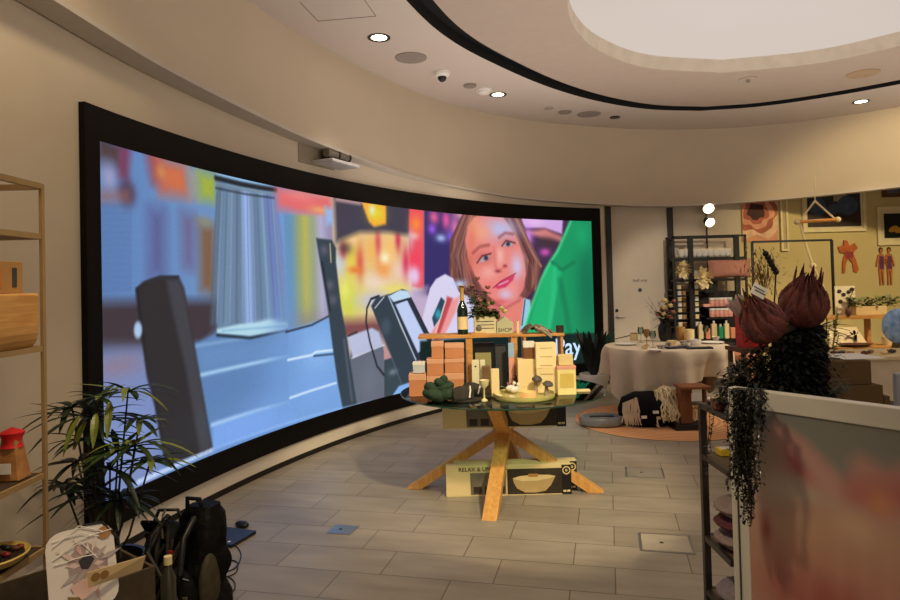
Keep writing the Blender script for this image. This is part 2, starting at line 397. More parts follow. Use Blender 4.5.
# ------------------------------------------------------------------ curved video wall
VW = thing('video_wall', 'huge curved video wall with black surround showing a girl and a card reader', 'screen', (0,0,0))
def hit_wall(px, py, off=.06):
    d = ray(px, py); k = d[0]/d[1]; lo, hi = -12., 66.
    f = lambda t: wall_pt(t,off)[0]-k*wall_pt(t,off)[1]
    for _ in range(40):
        mid = (lo+hi)/2
        if f(lo)*f(mid) <= 0: hi = mid
        else: lo = mid
    y = wall_pt(lo,off)[1]; return lo, EYE+d[2]/d[1]*y
TH0, TH1 = hit_wall(86,200,.04)[0], hit_wall(602.5,300,.035)[0]
ti0, ti1 = hit_wall(100,200,.035)[0], hit_wall(592.6,260,.035)[0]
Z0, Z1, zi0, zi1 = .175, 2.652, .345, 2.455
def cbox(t0, t1, z0, z1, o0, o1, b, k=60):
    n = k+1; tt = [t0+(t1-t0)*i/k for i in range(n)]
    vs = [(*wall_pt(t,o1),z0) for t in tt]+[(*wall_pt(t,o1),z1) for t in tt]+[(*wall_pt(t,o0),z0) for t in tt]+[(*wall_pt(t,o0),z1) for t in tt]
    fs = []
    for i in range(n-1): fs += [(i,i+1,n+i+1,n+i),(i,2*n+i,2*n+i+1,i+1),(2*n+i,3*n+i,3*n+i+1,2*n+i+1),(n+i,n+i+1,3*n+i+1,3*n+i)]
    fs += [(0,n,3*n,2*n),(n-1,3*n-1,4*n-1,2*n-1)]
    b.add(vs, fs)
b = MB(); cbox(TH0,TH1,zi1,Z1,0,.04,b); cbox(TH0,TH1,Z0,zi0,0,.04,b); cbox(TH0,ti0,zi0,zi1,0,.04,b,4); cbox(ti1,TH1,zi0,zi1,0,.04,b,4)
b.build('surround_frame', mat('screen_surround_black',(13,11,10),.5,var=.1), VW, smooth=True)
# picture on the display: colours per vertex, laid out in metres along the arc and in height
R0 = 8.62
def UV(px, py):
    t, z = hit_wall(px, py, .03); return (math.radians(t)*R0, z)
NU, NV = 640, 330
uu = np.linspace(math.radians(ti0)*R0, math.radians(ti1)*R0, NU); vv = np.linspace(zi0, zi1, NV)
U, V = np.meshgrid(uu, vv, indexing='ij'); IMG = np.zeros((NU,NV,3))
def blend(mask, c):
    c = np.array(c, float); mask = np.clip(mask,0,1)[...,None]
    IMG[:] = IMG*(1-mask)+c*mask
def sdist(pts, closed=True):
    pts = [UV(*p) for p in pts]; n = len(pts); d = np.full(U.shape, 1e9); ins = np.zeros(U.shape, bool)
    for i in range(n if closed else n-1):
        (x0,y0),(x1,y1) = pts[i], pts[(i+1)%n]; dx, dy = x1-x0, y1-y0; l = dx*dx+dy*dy+1e-12
        t = np.clip(((U-x0)*dx+(V-y0)*dy)/l,0,1); d = np.minimum(d, np.hypot(U-x0-t*dx, V-y0-t*dy))
        if closed:
            c = ((y0 > V) != (y1 > V)) & (U < (x1-x0)*(V-y0)/(y1-y0+1e-12)+x0); ins ^= c
    return np.where(ins, -d, d) if closed else d
def poly(pts, c, soft=.012, a=1): s = sdist(pts); blend(a*(.5-s/soft/2), c)
def line(pts, c, w=.02, soft=.01, a=1): s = sdist(pts, False)-w/2; blend(a*(.5-s/soft/2), c)
def blob(px, py, rx, ry, c, a=1, p=2):
    u0, v0 = UV(px,py); ru = abs(UV(px+rx,py)[0]-u0); rv = abs(UV(px,py+ry)[1]-v0)
    blend(a*np.exp(-(((U-u0)/ru)**2+((V-v0)/rv)**2)**(p/2)), c)
def hband(pxs, cs):
    "horizontal gradient along the screen"
    us = [UV(p,280)[0] for p in pxs]; 
    return np.stack([np.interp(U, us, [c[k] for c in cs]) for k in range(3)],-1)
IMG[:] = hband([100,200,290,330,420,600],[(92,128,182),(104,140,190),(110,150,205),(200,180,160),(190,120,130),(40,60,60)])
# far left blur
poly([(96,130),(122,145),(124,172),(112,165),(96,160)],(74,58,62),.06)
poly([(120,144),(130,148),(127,180),(119,176)],(122,52,84),.05)
blob(109,177,8,14,(156,152,190),.9)
blob(127,193,9,14,(76,56,80),.95,3); poly([(100,192),(128,192),(128,200),(100,201)],(150,100,90),.05,.8)
poly([(146,150),(162,155),(164,187),(152,182)],(150,70,80),.06)
poly([(156,157),(186,165),(190,197),(160,193)],(196,104,78),.07); blob(161,172,5,7,(200,140,80),.8); blob(176,180,8,10,(206,112,66),.7)
poly([(186,166),(200,170),(200,200),(190,200)],(150,150,140),.05,.8)
poly([(198,171),(216,176),(216,202),(200,199)],(156,172,62),.06)
for k in range(14): line([(100,206+k*6.5),(130,207+k*6.3)],(74,100,150),.02,.02,.45)
poly([(150,210),(164,212),(164,276),(150,276)],(86,84,136),.09,.9)
poly([(182,214),(194,217),(193,268),(184,266)],(106,84,120),.08,.8)
poly([(199,222),(215,226),(215,296),(200,290)],(122,92,72),.06,.95); blob(205,222,8,6,(140,140,110),.7)
poly([(96,302),(218,300),(218,330),(200,346),(96,352)],(62,52,60),.05)
poly([(96,352),(160,352),(164,392),(160,492),(96,510)],(118,134,182),.09)
blob(120,365,26,14,(140,120,140),.8)
blob(130,440,22,40,(132,152,208),.7)
# big blue printer body behind
poly([(192,346),(216,334),(300,328),(318,326),(332,352),(345,408),(300,428),(212,452)],(92,128,178),.015)
poly([(196,344),(250,338),(330,330),(332,352),(200,376)],(100,138,188),.05,.8)
poly([(212,424),(296,399),(345,395),(345,410),(212,452)],(122,164,232),.03)
blob(290,375,30,30,(112,154,214),.6)
line([(201,375),(250,364),(298,354)],(176,214,246),.022,.015); line([(212,425),(255,411),(300,399)],(180,214,246),.022,.015)
line([(196,346),(290,331)],(150,190,230),.012,.02,.7)
# ribbed glass cup
poly([(216,178),(276,192),(282,240),(289,330),(217,332),(216,250)],(104,130,160),.02,.92)
for x, c, w, a in ((222,(84,104,124),.05,.8),(232,(120,146,166),.03,.7),(240,(92,112,132),.03,.7),(249,(152,178,232),.1,.9),(257,(96,118,150),.03,.7),(264,(130,160,200),.03,.8),(270,(108,124,190),.08,.9),(277,(120,136,200),.06,.7)):
    line([(x-2 if x<245 else x-3,190),(x+ (x-248)*.35,322)],c,w,.03,a)
for k in range(12): x = 219+k*5; line([(x-2,192),(x+(x-248)*.3,322)],(166,190,214) if k%2 else (60,74,92),.008,.008,.5)
poly([(216,173),(240,178),(274,186),(277,193),(262,194),(230,186),(215,180)],(150,196,232),.012)
line([(216,178),(240,184),(262,188),(276,190)],(30,36,44),.045,.012); line([(217,184),(245,190),(275,194)],(110,130,150),.02,.01); line([(216,188),(245,194),(274,198)],(36,42,54),.014,.01,.8)
poly([(217,329),(240,324),(262,322),(289,322),(290,327),(280,332),(250,336),(217,334)],(176,214,230),.012); line([(217,335),(250,338),(290,330)],(24,32,44),.02,.012); blob(268,322,10,3,(190,226,240),.9)
line([(222,331),(260,328),(286,326)],(120,170,200),.012,.01,.8)
# dark post left
poly([(136,290),(142,283),(160,277),(179,277),(184,288),(190,320),(199,372),(213,450),(166,466),(155,405),(147,372),(138,312)],(44,42,46),.016)
poly([(166,279),(178,278),(184,290),(199,372),(212,450),(200,454),(186,372),(170,300)],(64,64,72),.02,.85)
line([(137,289),(146,282),(160,277),(178,277)],(36,32,36),.016,.012); line([(137,290),(148,376),(156,405),(166,462)],(30,28,34),.02,.015)
blob(138,330,4.2,9,(168,198,232),1,6)
# right of the cup
poly([(276,187),(330,196),(334,216),(300,214),(278,208)],(222,104,106),.06); blob(300,196,16,6,(236,130,130),.7); blob(320,210,10,4,(230,170,110),.8)
IMGb = hband([278,292,300,306,314,322,330],[(96,140,190),(100,144,180),(150,160,110),(180,176,90),(150,160,130),(176,170,206),(150,140,170)])
m_ = np.clip(.5-sdist([(284,214),(332,216),(336,330),(288,332)])/.04,0,1)[...,None]; IMG[:] = IMG*(1-m_)+IMGb*m_
blob(306,325,18,14,(130,110,120),.6)
poly([(288,330),(330,317),(336,352),(338,386),(346,410),(300,424),(288,400)],(116,160,218),.012,.85); blob(318,350,24,22,(138,182,236),.8); blob(300,395,50,14,(122,166,230),.7); blob(286,360,16,60,(110,152,208),.8)
line([(286,332),(312,325),(329,316)],(30,36,48),.015,.01); line([(288,360),(312,355),(316,352),(334,350)],(216,236,250),.02,.01); line([(314,356),(334,354)],(40,60,90),.015,.01); line([(290,398),(310,391),(336,383)],(208,230,250),.02,.01)
poly([(324,206),(334,208),(334,225),(326,225)],(150,180,225),.03,.8)
# warm shelf blur
poly([(334,196),(426,206),(426,332),(336,330)],(222,196,150),.03)
for x, y, rx, ry, c in ((352,255,8,30,(232,206,70)),(372,250,9,18,(240,180,90)),(390,250,10,20,(244,190,110)),(349,300,12,22,(204,214,60)),(362,290,8,14,(220,210,110)),(376,282,14,9,(236,214,200)),(384,268,8,10,(238,150,70)),(402,270,10,10,(238,200,190)),(340,262,5,14,(190,205,220)),(360,262,4,18,(214,90,70)),(378,242,3,16,(210,80,90)),(398,240,3,12,(200,50,80)),(406,262,4,16,(206,50,90)),(355,270,7,4,(230,120,60)),(395,290,16,6,(234,220,100)),(415,300,8,14,(210,190,220)),(343,250,3,8,(200,60,60)),(375,300,18,8,(190,190,220)),(345,290,5,10,(230,230,110)),(385,258,5,6,(250,240,200)),(352,240,5,7,(250,200,150))): blob(x,y,rx,ry,c,.9)
poly([(334,196),(418,206),(412,236),(388,232),(360,232),(336,242)],(66,62,78),.04); blob(345,248,7,7,(84,60,70),.8)
poly([(336,320),(390,318),(390,334),(350,340),(338,340)],(126,76,78),.06,.9)
poly([(361,201),(386,205),(386,224),(374,227),(369,222)],(246,166,60),.02); blob(376,213,8,9,(222,214,50),.9); blob(372,210,3,5,(220,236,200),.9)
poly([(336,198),(362,202),(360,205),(336,201)],(220,170,170),.02,.8)
poly([(409,205),(424,206),(424,290),(412,286),(409,250)],(232,80,96),.02); blob(416,224,6,9,(250,140,60),.9); blob(414,236,5,4,(240,190,170),.8); blob(415,262,6,12,(240,60,90),.8); blob(414,276,6,10,(226,200,236),.95,3); blob(411,240,3,10,(200,200,220),.5)
poly([(424,206),(466,208),(456,300),(424,296)],(52,44,104),.02)
for x, y, rx, ry, c in ((434,217,5,7,(236,100,150)),(446,220,4,10,(240,90,160)),(432,229,4,5,(160,90,230)),(441,238,5,4,(170,190,240)),(455,228,5,12,(224,120,180)),(450,236,3,5,(120,90,220)),(462,214,8,6,(240,170,180))): blob(x,y,rx,ry,c,.9)
poly([(411,290),(428,286),(430,300),(420,330),(412,320)],(190,170,200),.04,.8); blob(432,292,10,4,(60,50,90),.6)
# girl
poly([(520,212),(575,216),(560,250),(545,300),(524,300)],(64,44,74),.02)
poly([(516,216),(563,218),(562,234),(545,228),(526,228)],(208,166,226),.02); blob(534,222,10,4,(236,190,236),.7); poly([(524,232),(545,228),(562,236),(562,242),(540,238)],(214,130,130),.03,.8); blob(528,237,5,9,(214,130,240),.95); blob(545,252,5,4,(220,90,190),.9); blob(548,242,10,6,(70,50,50),.7)
hair = [(463,213),(476,212),(520,214),(532,250),(542,266),(537,288),(524,300),(500,310),(462,310),(449,272),(450,240)]
poly(hair,(106,62,60),.012)
for pts, c, w in (([(465,215),(455,240),(452,275)],(176,120,110),.03),([(470,215),(458,245),(457,285)],(206,150,130),.022),([(474,218),(463,245),(462,290)],(90,50,52),.03),([(512,216),(524,245),(536,262)],(90,46,50),.03),([(516,218),(528,246),(541,266)],(210,150,126),.02),([(524,254),(532,268),(534,284)],(200,130,120),.02),([(522,260),(526,280),(520,300)],(84,44,48),.04),([(455,270),(462,290),(474,306)],(70,40,44),.05),([(451,256),(456,282)],(110,60,60),.03)): line(pts,c,w,.02,.9)
poly([(478,296),(500,306),(520,296),(526,300),(530,322),(534,340),(470,340),(474,310)],(226,128,118),.02)
random.seed(77)
for k in range(26):
    f_ = k/25; x1 = 451+f_*16; c_h = random.choice([(176,126,108),(80,46,48),(146,96,84),(96,56,56),(210,160,136)])
    line([(478-6*(1-f_)+random.uniform(-2,2),214),(462+f_*8,232+random.uniform(-3,3)),(x1,256),(x1+6+random.uniform(-3,3),286)],c_h,.012,.018,.8)
for k in range(22):
    f_ = k/21; c_h = random.choice([(176,116,100),(70,38,44),(120,70,66),(84,46,50),(206,150,130)])
    line([(506+f_*10,215),(514+f_*13,236),(523+f_*16,260),(522+f_*14+random.uniform(-2,2),288+random.uniform(-6,4))],c_h,.011,.018,.8)
face = [(474,217),(482,215),(503,217),(511,228),(518,240),(524,258),(526,274),(523,290),(516,301),(506,307),(498,304),(486,294),(476,278),(468,258),(465,240),(468,226)]
poly(face,(230,132,124),.016)
blob(500,229,17,11,(184,188,232),.95); blob(475,226,5,10,(236,150,110),.8); blob(470,262,5,14,(206,104,92),.7); blob(521,286,4,10,(206,110,112),.6); blob(482,232,9,9,(234,160,130),.9); blob(472,240,4,14,(224,120,96),.7); blob(517,266,6,12,(200,200,238),.85); blob(506,294,7,6,(206,198,232),.85); blob(488,272,9,7,(238,170,160),.8); blob(500,256,4,9,(240,180,170),.9); blob(478,264,5,10,(226,126,112),.8); blob(512,288,8,6,(236,150,150),.6); blob(490,288,8,5,(238,120,120),.6); blob(498,302,10,3,(214,90,96),.8)
line([(473,253),(480,246.5),(489,245)],(136,66,62),.028,.025,.85); line([(499,237.5),(505,233),(513,234)],(136,66,66),.028,.025,.85); line([(494,248),(495,258),(495,266)],(206,110,104),.03,.04,.6)
blob(484,258,8,6,(190,96,92),.7); poly([(479,262),(483,256.5),(490,255),(488,259.5),(483,262.5)],(180,156,168),.008); blob(486,258,2.3,2.6,(44,46,72),1,4); line([(477,263),(482,256),(491,253.5)],(80,34,42),.018,.012)
blob(508,243,8,5,(200,110,104),.7); poly([(503,246.5),(506,241.5),(514,242.5),(511,246.5)],(180,158,170),.008); blob(508,244,2.2,2.4,(42,46,72),1,4); line([(502,246),(506,240.5),(515,243)],(80,34,42),.018,.012)
blob(498,271,3,1.8,(130,40,50),.9); blob(505,266,2,1.6,(130,40,50),.9); line([(496,266),(498,270),(505,267)],(210,100,100),.012,.015,.8)
poly([(494,287),(500,281),(507,278),(515,274),(513,280),(506,287),(498,289)],(206,60,100),.012); line([(499,285),(508,281)],(236,190,206),.014,.012); line([(493,288),(503,280),(516,273)],(130,30,60),.009,.008)
line([(480,300),(495,306),(506,308),(520,300)],(160,70,80),.02,.03,.7)
poly([(524,298),(530,300),(532,330),(520,330)],(150,200,226),.012); line([(525,300),(522,325)],(40,50,80),.02,.01)
# hand and phone
poly([(426,304),(430,288),(436,279),(445,274),(453,278),(459,292),(476,300),(482,330),(462,345),(440,356),(424,345),(420,330)],(214,208,236),.012)
poly([(424,345),(440,318),(452,300),(460,296),(456,312),(444,336),(434,350)],(232,150,150),.02,.9)
poly([(447,296),(453,298),(440,334),(432,348)],(190,70,80),.015,.8)
poly([(441,297),(445,301),(440,318),(434,327),(432,318)],(40,70,90),.008); blob(438,314,3,5,(50,160,180),.95,3); line([(446,300),(436,332),(430,346)],(240,230,200),.012,.01)
blob(460,284,6,4,(190,210,250),.9); blob(470,320,10,12,(196,206,246),.8)
# terminal
poly([(352,338),(372,328),(380,332),(384,352),(384,404),(355,410),(350,360)],(98,104,120),.012)
poly([(347,337),(372,328),(379,332),(383,345),(353,358)],(184,190,218),.014); line([(352,358),(384,345)],(220,224,240),.012,.01); line([(348,336),(357,332)],(30,34,46),.015,.01)
blob(370,380,10,20,(112,118,134),.6)
poly([(316,238),(332,240),(336,248),(336,262),(341,305),(348,345),(357,406),(343,410),(338,384),(333,350),(328,310),(320,262)],(50,64,76),.012)
for x, y in ((320,250),(326,285),(329,300)): blob(x+4,y,4,5,(96,92,110),.9)
line([(330,244),(331,262)],(220,200,150),.014,.01); line([(322,262),(330,310)],(24,30,40),.02,.012); line([(344,340),(352,400)],(80,94,108),.03,.02)
poly([(384,360),(394,357),(404,366),(408,388),(395,400),(384,400)],(54,70,80),.01)
poly([(371,306),(376,298),(389,294),(400,325),(417,362),(412,382),(402,385),(392,358),(383,336)],(48,62,74),.01)
poly([(388,295),(402,289),(408,291),(420,315),(432,340),(431,350),(417,362),(404,332)],(40,48,64),.008)
poly([(389,296),(400,290),(408,291),(411,297),(395,304)],(190,214,238),.008)
poly([(395.5,304.6),(407,300),(429,344),(418,353)],(190,204,240),.008); line([(394,303),(408,299)],(26,30,42),.022,.008)
line([(388.5,296),(403,330),(416,360)],(196,214,236),.016,.008); line([(411,298),(430,336)],(20,24,36),.014,.008); line([(375,308),(384,297)],(214,222,236),.012,.008)
blob(386,327,5,9,(66,82,96),.9,4); line([(402,385),(392,358),(382,336)],(90,108,120),.01,.01)
line([(379,296),(371,299),(367,308),(366,322),(370,342),(377,366),(384,375)],(30,36,44),.026,.008)
blob(393,372,4,3,(150,160,170),.6); poly([(392,396),(399,386),(408,383),(414,386),(414,400),(400,402)],(130,176,236),.01)
# green sleeve
poly([(573,216),(596,216),(598,342),(520,342),(531,308),(543,276),(550,262),(562,242),(567,228)],(22,150,96),.008)
poly([(545,270),(551,262),(562,272),(556,300),(548,342),(524,342),(534,306)],(30,176,110),.03,.9)
line([(572,218),(566,232),(557,252),(550,262),(541,280),(530,310),(522,338)],(80,226,150),.03,.03); line([(552,262),(562,270),(574,262)],(20,110,74),.03,.03); line([(555,268),(553,300),(548,336)],(60,200,140),.04,.05,.7)
blob(588,290,12,60,(14,104,76),.8); blob(582,236,8,14,(26,170,110),.7); line([(560,280),(566,310),(570,336)],(14,104,74),.05,.06,.7)
poly([(420,341),(598,333),(598,382),(420,402)],(10,34,34),.02); blob(590,345,14,10,(12,70,50),.8)
# lower left caption glow line (too small to read)
for k in range(46):
    t = k/46+random.uniform(-.004,.004); x = 137+t*76; y = 482-t*33+.6
    line([(x,y),(x+random.uniform(.7,1.3),y-.5)],(196,216,250),.022,.014,random.uniform(.6,1))
line([(214,449),(300,419),(372,401)],(150,190,244),.012,.012,.7)
# LED grain
rng = np.random.default_rng(3)
IMG = np.clip(IMG*(1+.012*rng.standard_normal((NU,NV,1))),0,255)
lg = IMG/255; lg = np.where(lg<=.04045, lg/12.92, ((lg+.055)/1.055)**2.4)
tt = np.degrees(uu/R0); XY = np.array([wall_pt(t,.03) for t in tt])
vs = np.zeros((NU,NV,3)); vs[:,:,0] = XY[:,0:1]; vs[:,:,1] = XY[:,1:2]; vs[:,:,2] = vv[None,:]
idx = np.arange(NU*NV).reshape(NU,NV); fa = np.stack([idx[:-1,:-1],idx[1:,:-1],idx[1:,1:],idx[:-1,1:]],-1).reshape(-1,4)
me = bpy.data.meshes.new('display_panel'); me.vertices.add(NU*NV); me.vertices.foreach_set('co', vs.reshape(-1))
me.loops.add(fa.size); me.loops.foreach_set('vertex_index', fa.reshape(-1)); me.polygons.add(len(fa)); me.polygons.foreach_set('loop_start', np.arange(0,fa.size,4)); me.update(calc_edges=True); me.validate()
ca = me.color_attributes.new('picture', 'FLOAT_COLOR', 'POINT'); ca.data.foreach_set('color', np.concatenate([lg,np.ones((NU,NV,1))],-1).reshape(-1).astype(np.float32))
SM = bpy.data.materials.new('led_display'); SM.use_nodes = True; nt = SM.node_tree; N = nt.nodes; L = nt.links
b_ = N['Principled BSDF']; at = N.new('ShaderNodeAttribute'); at.attribute_name = 'picture'; L.new(at.outputs['Color'], b_.inputs['Emission Color']); b_.inputs['Emission Strength'].default_value = .78
b_.inputs['Base Color'].default_value = (.01,.01,.01,1); b_.inputs['Roughness'].default_value = .5; b_.inputs['Specular IOR Level'].default_value = .2
me.materials.append(SM); o = bpy.data.objects.new('display_panel', me); COL.objects.link(o); o.parent = VW
t_, z_ = hit_wall(568.5,347,.04); xy = wall_pt(t_,.036); a0 = math.atan2(wall_pt(t_+1)[1]-xy[1], wall_pt(t_+1)[0]-xy[0])
ta, tb = wall_pt(t_-1,.036), wall_pt(t_+1,.036)
SCR = mat('screen_lettering', (190,216,250), .5, emit=.7, var=0)
tx = text('caption', 'Pay', .36, (xy[0],xy[1],z_-.005), (PI/2,0,math.atan2(tb[1]-ta[1],tb[0]-ta[0])), SCR, VW, .001, bold=.003); tag(tx, 'white lettering reading Pay on the screen')
# ------------------------------------------------------------------ ceiling fittings
def ceil_pt(px, py): return A(px,py,ZC)
GRY = mat('speaker_mesh', (140,130,122), .8, var=.1, scale=60); GRY2 = mat('ceiling_grille_grey', (160,150,142), .8)
LAMP = mat('lamp_glow', (255,240,210), .5, emit=9, var=0)
lamps = []
for px, py, lb in ((379,37.5,'round recessed downlight nearest the video wall, left of the round speaker'),(498,94.5,'round recessed downlight just right of the smoke detector'),(861,101.5,'lit recessed downlight at the far right of the ceiling ring')):
    p = ceil_pt(px,py); t = thing('ceiling_downlight', lb, 'ceiling light', (p.x,p.y,ZC), 0, 'recessed downlights in the ceiling ring')
    MB().lathe([(.075,-.004),(.105,-.006),(.105,.0),(.075,.0)],28,cap=False).build('rim', BLACKM, t, smooth=True)
    MB().cyl((0,0,-.003),.072,.002).build('lens', LAMP, t); lamps.append(p)
p = ceil_pt(411,57.5); tag(MB().cyl((0,0,-.008),.16,.008,36).build('ceiling_speaker', GRY, loc=p), 'large round grey speaker grille between downlight and dome camera', 'speaker', 'round speaker grilles')
p = ceil_pt(589,114); tag(MB().cyl((0,0,-.008),.16,.008,36).build('ceiling_speaker', GRY, loc=p), 'round grey speaker grille above the girl on the screen, right of two small vents', 'speaker', 'round speaker grilles')
p = A(863,73.5,ZC+.003); tag(MB().cyl((0,0,-.008),.17,.008,36).build('ceiling_speaker', mat('tan_grille', (164,140,110), .8), loc=p), 'tan round speaker grille inside the black ceiling ring at right', 'speaker', 'round speaker grilles')
p = ceil_pt(442,72); t = thing('dome_camera', 'small white dome security camera with black eye under the ceiling', 'security camera', p)
MB().lathe([(.085,0),(.085,-.03),(.06,-.055),(.001,-.055)],24).build('housing', WHITE, t, smooth=True); MB().sph((0,0,-.06),.048).build('dome', BLK, t, smooth=True)
p = ceil_pt(470,85); tag(MB().cyl((0,0,-.02),.075,.02,24).build('ceiling_vent', GRY, loc=p), 'small grey round vent left of the white smoke detector', 'vent', 'small ceiling vents')
p = ceil_pt(484,90); t = thing('smoke_detector', 'white round smoke detector on the ceiling beside a lit downlight', 'smoke detector', p)
MB().cyl((0,0,-.012),.1,.012,28).build('base', WHITE, t); MB().lathe([(.075,-.012),(.07,-.04),(.05,-.05),(.001,-.05)],24).build('cap', WHITE, t, smooth=True)
p = ceil_pt(565,111.5); tag(MB().cyl((0,0,-.02),.085,.02,24).build('ceiling_vent', GRY, loc=p), 'medium grey ceiling vent just left of the far round speaker', 'vent', 'small ceiling vents')
p = ceil_pt(549,108); tag(MB().cyl((0,0,-.012),.06,.012,24).build('ceiling_vent', GRY2, loc=p), 'smallest pale ceiling vent left of the medium grey one', 'vent', 'small ceiling vents')
p = ceil_pt(615,117); tag(MB().cyl((0,0,-.012),.07,.012,24).build('unlit_downlight', BLACKM, loc=p), 'small black unlit downlight right of the far speaker', 'ceiling light')
p = A(748,79,ZC+.003); t = thing('sprinkler_head', 'small pale sprinkler on the inner ceiling under the glowing dome edge', 'sprinkler', p)
MB().cyl((0,0,-.01),.1,.01).build('plate', CEIL2, t); MB().cyl((0,0,-.04),.02,.03).build('nozzle', METAL, t)
# access hatch outline
hp0, hp1, hp2 = ceil_pt(318,21), ceil_pt(376,16), ceil_pt(300,2)
HATCH = mat('hatch_gap', (140,130,122), .9)
b = MB(); b.beam(hp0+Vector((0,0,-.002)), hp1+Vector((0,0,-.002)), .006, .003); b.beam(hp0+Vector((0,0,-.002)), hp2+Vector((0,0,-.002)), .006, .003); b.beam(hp1+Vector((0,0,-.002)), hp1+(hp2-hp0)+Vector((0,0,-.002)), .006, .003)
struct(b.build('trim_8', HATCH))
# projector on a wall bracket
def wall_frame(px, py, off):
    t, z = hit_wall(px, py, off); x, y = wall_pt(t, off); a, c = wall_pt(t-.5,off), wall_pt(t+.5,off)
    return Vector((x,y,z)), math.atan2(c[1]-a[1], c[0]-a[0])
p, a = wall_frame(318,151,.0)
t = thing('wall_camera_unit', 'pair of grey cylinder cameras over a white shelf on the curved wall', 'camera unit', p, a)
MB().box((-.03,-.006,.0),(.56,.012,.31)).build('back_plate', mat('panel_grey', (150,138,118), .7), t, bevel=.002)
CAMG = mat('camera_grey', (110,102,90), .5)
for k, (x, z) in enumerate(((.07,-.03),(.25,-.03))):
    c = MB().cyl((x-.09,-.11,z),.042,.17,20,M=RY(PI/2)).build('cylinder_housing', CAMG, t, smooth=True, bevel=.004)
    MB().lathe([(.05,0),(.05,.02),(.036,.02),(.036,0)],20,(x+.07,-.11,z),M=RY(PI/2),cap=False).build('lens_ring', BLK, c)
MB().box((.12,-.13,-.125),(.46,.24,.03)).build('shelf', mat('shelf_white', (196,194,196), .5), t, bevel=.006)
MB().box((.14,-.09,-.09),(.3,.1,.04)).build('bracket', BLK, t)
# ------------------------------------------------------------------ floor hatches
def hatch(pts, label, m):
    q = [A(*p_) for p_ in pts]; c = sum(q, Vector())/4; t = thing('floor_box', label, 'floor hatch', (c.x,c.y,0), 0, 'metal service hatches in the tiles')
    w = ((q[1]-q[0]).length+(q[2]-q[3]).length)/2; h = ((q[3]-q[0]).length+(q[2]-q[1]).length)/2; rz = math.radians(-13.5)
    MB().box((0,0,.002),(w,h,.004),rz).build('rim', METAL, t); MB().box((0,0,.0035),(w*.9,h*.88,.004),rz).build('plate', m, t, bevel=.002)
    MB().cyl((-w*.08,0,.0055),.012,.002).build('key_hole', DARKG, t)
hatch([(327,534),(352,535),(358,526),(334,525)],'small bluish steel floor hatch left of the glass table', mat('steel_plate_blue', (150,160,176), .3, .8))
hatch([(641,553),(694,553),(690,535),(638,534)],'larger beige floor hatch nearest the metal rack', mat('stone_plate', (170,160,144), .5))
hatch([(627,478),(665,478),(662,468),(624,468)],'grey floor hatch between glass table and far rug', mat('grey_plate', (140,132,122), .5))
# ------------------------------------------------------------------ glass table
TC = Vector((.38,4.97,0)); ZT = .75
t = thing('glass_table', 'round glass display table on a crossed oak beam base', 'table', TC)
G = thin_glass('green_tinted_glass', (206,228,216), .02, 1.5)
MB().lathe([(.001,ZT-.012),(.768,ZT-.012),(.775,ZT-.008),(.775,ZT-.002),(.768,ZT),(.001,ZT)],96).build('glass_top', G, t, smooth=True)
rimm = mat('green_glass_edge', (30,64,50), .12)
MB().lathe([(.7755,ZT-.011),(.779,ZT-.009),(.779,ZT-.003),(.7755,ZT-.001)],96,cap=False).build('glass_rim', rimm, t, smooth=True)
zc = .37
for az, rf in ((173,.70),(-10,.67),(-104,.63),(76,.6)):
    a = math.radians(az); d = Vector((math.cos(a),math.sin(a),0)); ex = .03 if az in (173,-10) else .0
    f = d*rf; top = -d*.44; m_dir = (Vector((top.x,top.y,ZT-.0125))-Vector((f.x,f.y,0)))
    side = Vector((-d.y,d.x,0))
    # beam cut flat at floor and under the glass
    w, th_ = .1, .12
    vs = []
    for base in (Vector((f.x,f.y,0)), Vector((top.x,top.y,ZT-.0125))):
        for i, j in ((-1,-1),(1,-1),(1,1),(-1,1)): vs.append(base+side*(i*w/2)+d*(j*th_/2))
    MB().add(vs, [(0,3,2,1),(4,5,6,7),(0,1,5,4),(1,2,6,5),(2,3,7,6),(3,0,4,7)]).build('leg', OAKZ, t, bevel=.004)
for az in (173,-10,-104,76):
    a = math.radians(az); MB().cyl((-.44*math.cos(a),-.44*math.sin(a),ZT-.0125),.03,.0005).build('fixing_pad', METAL, t)
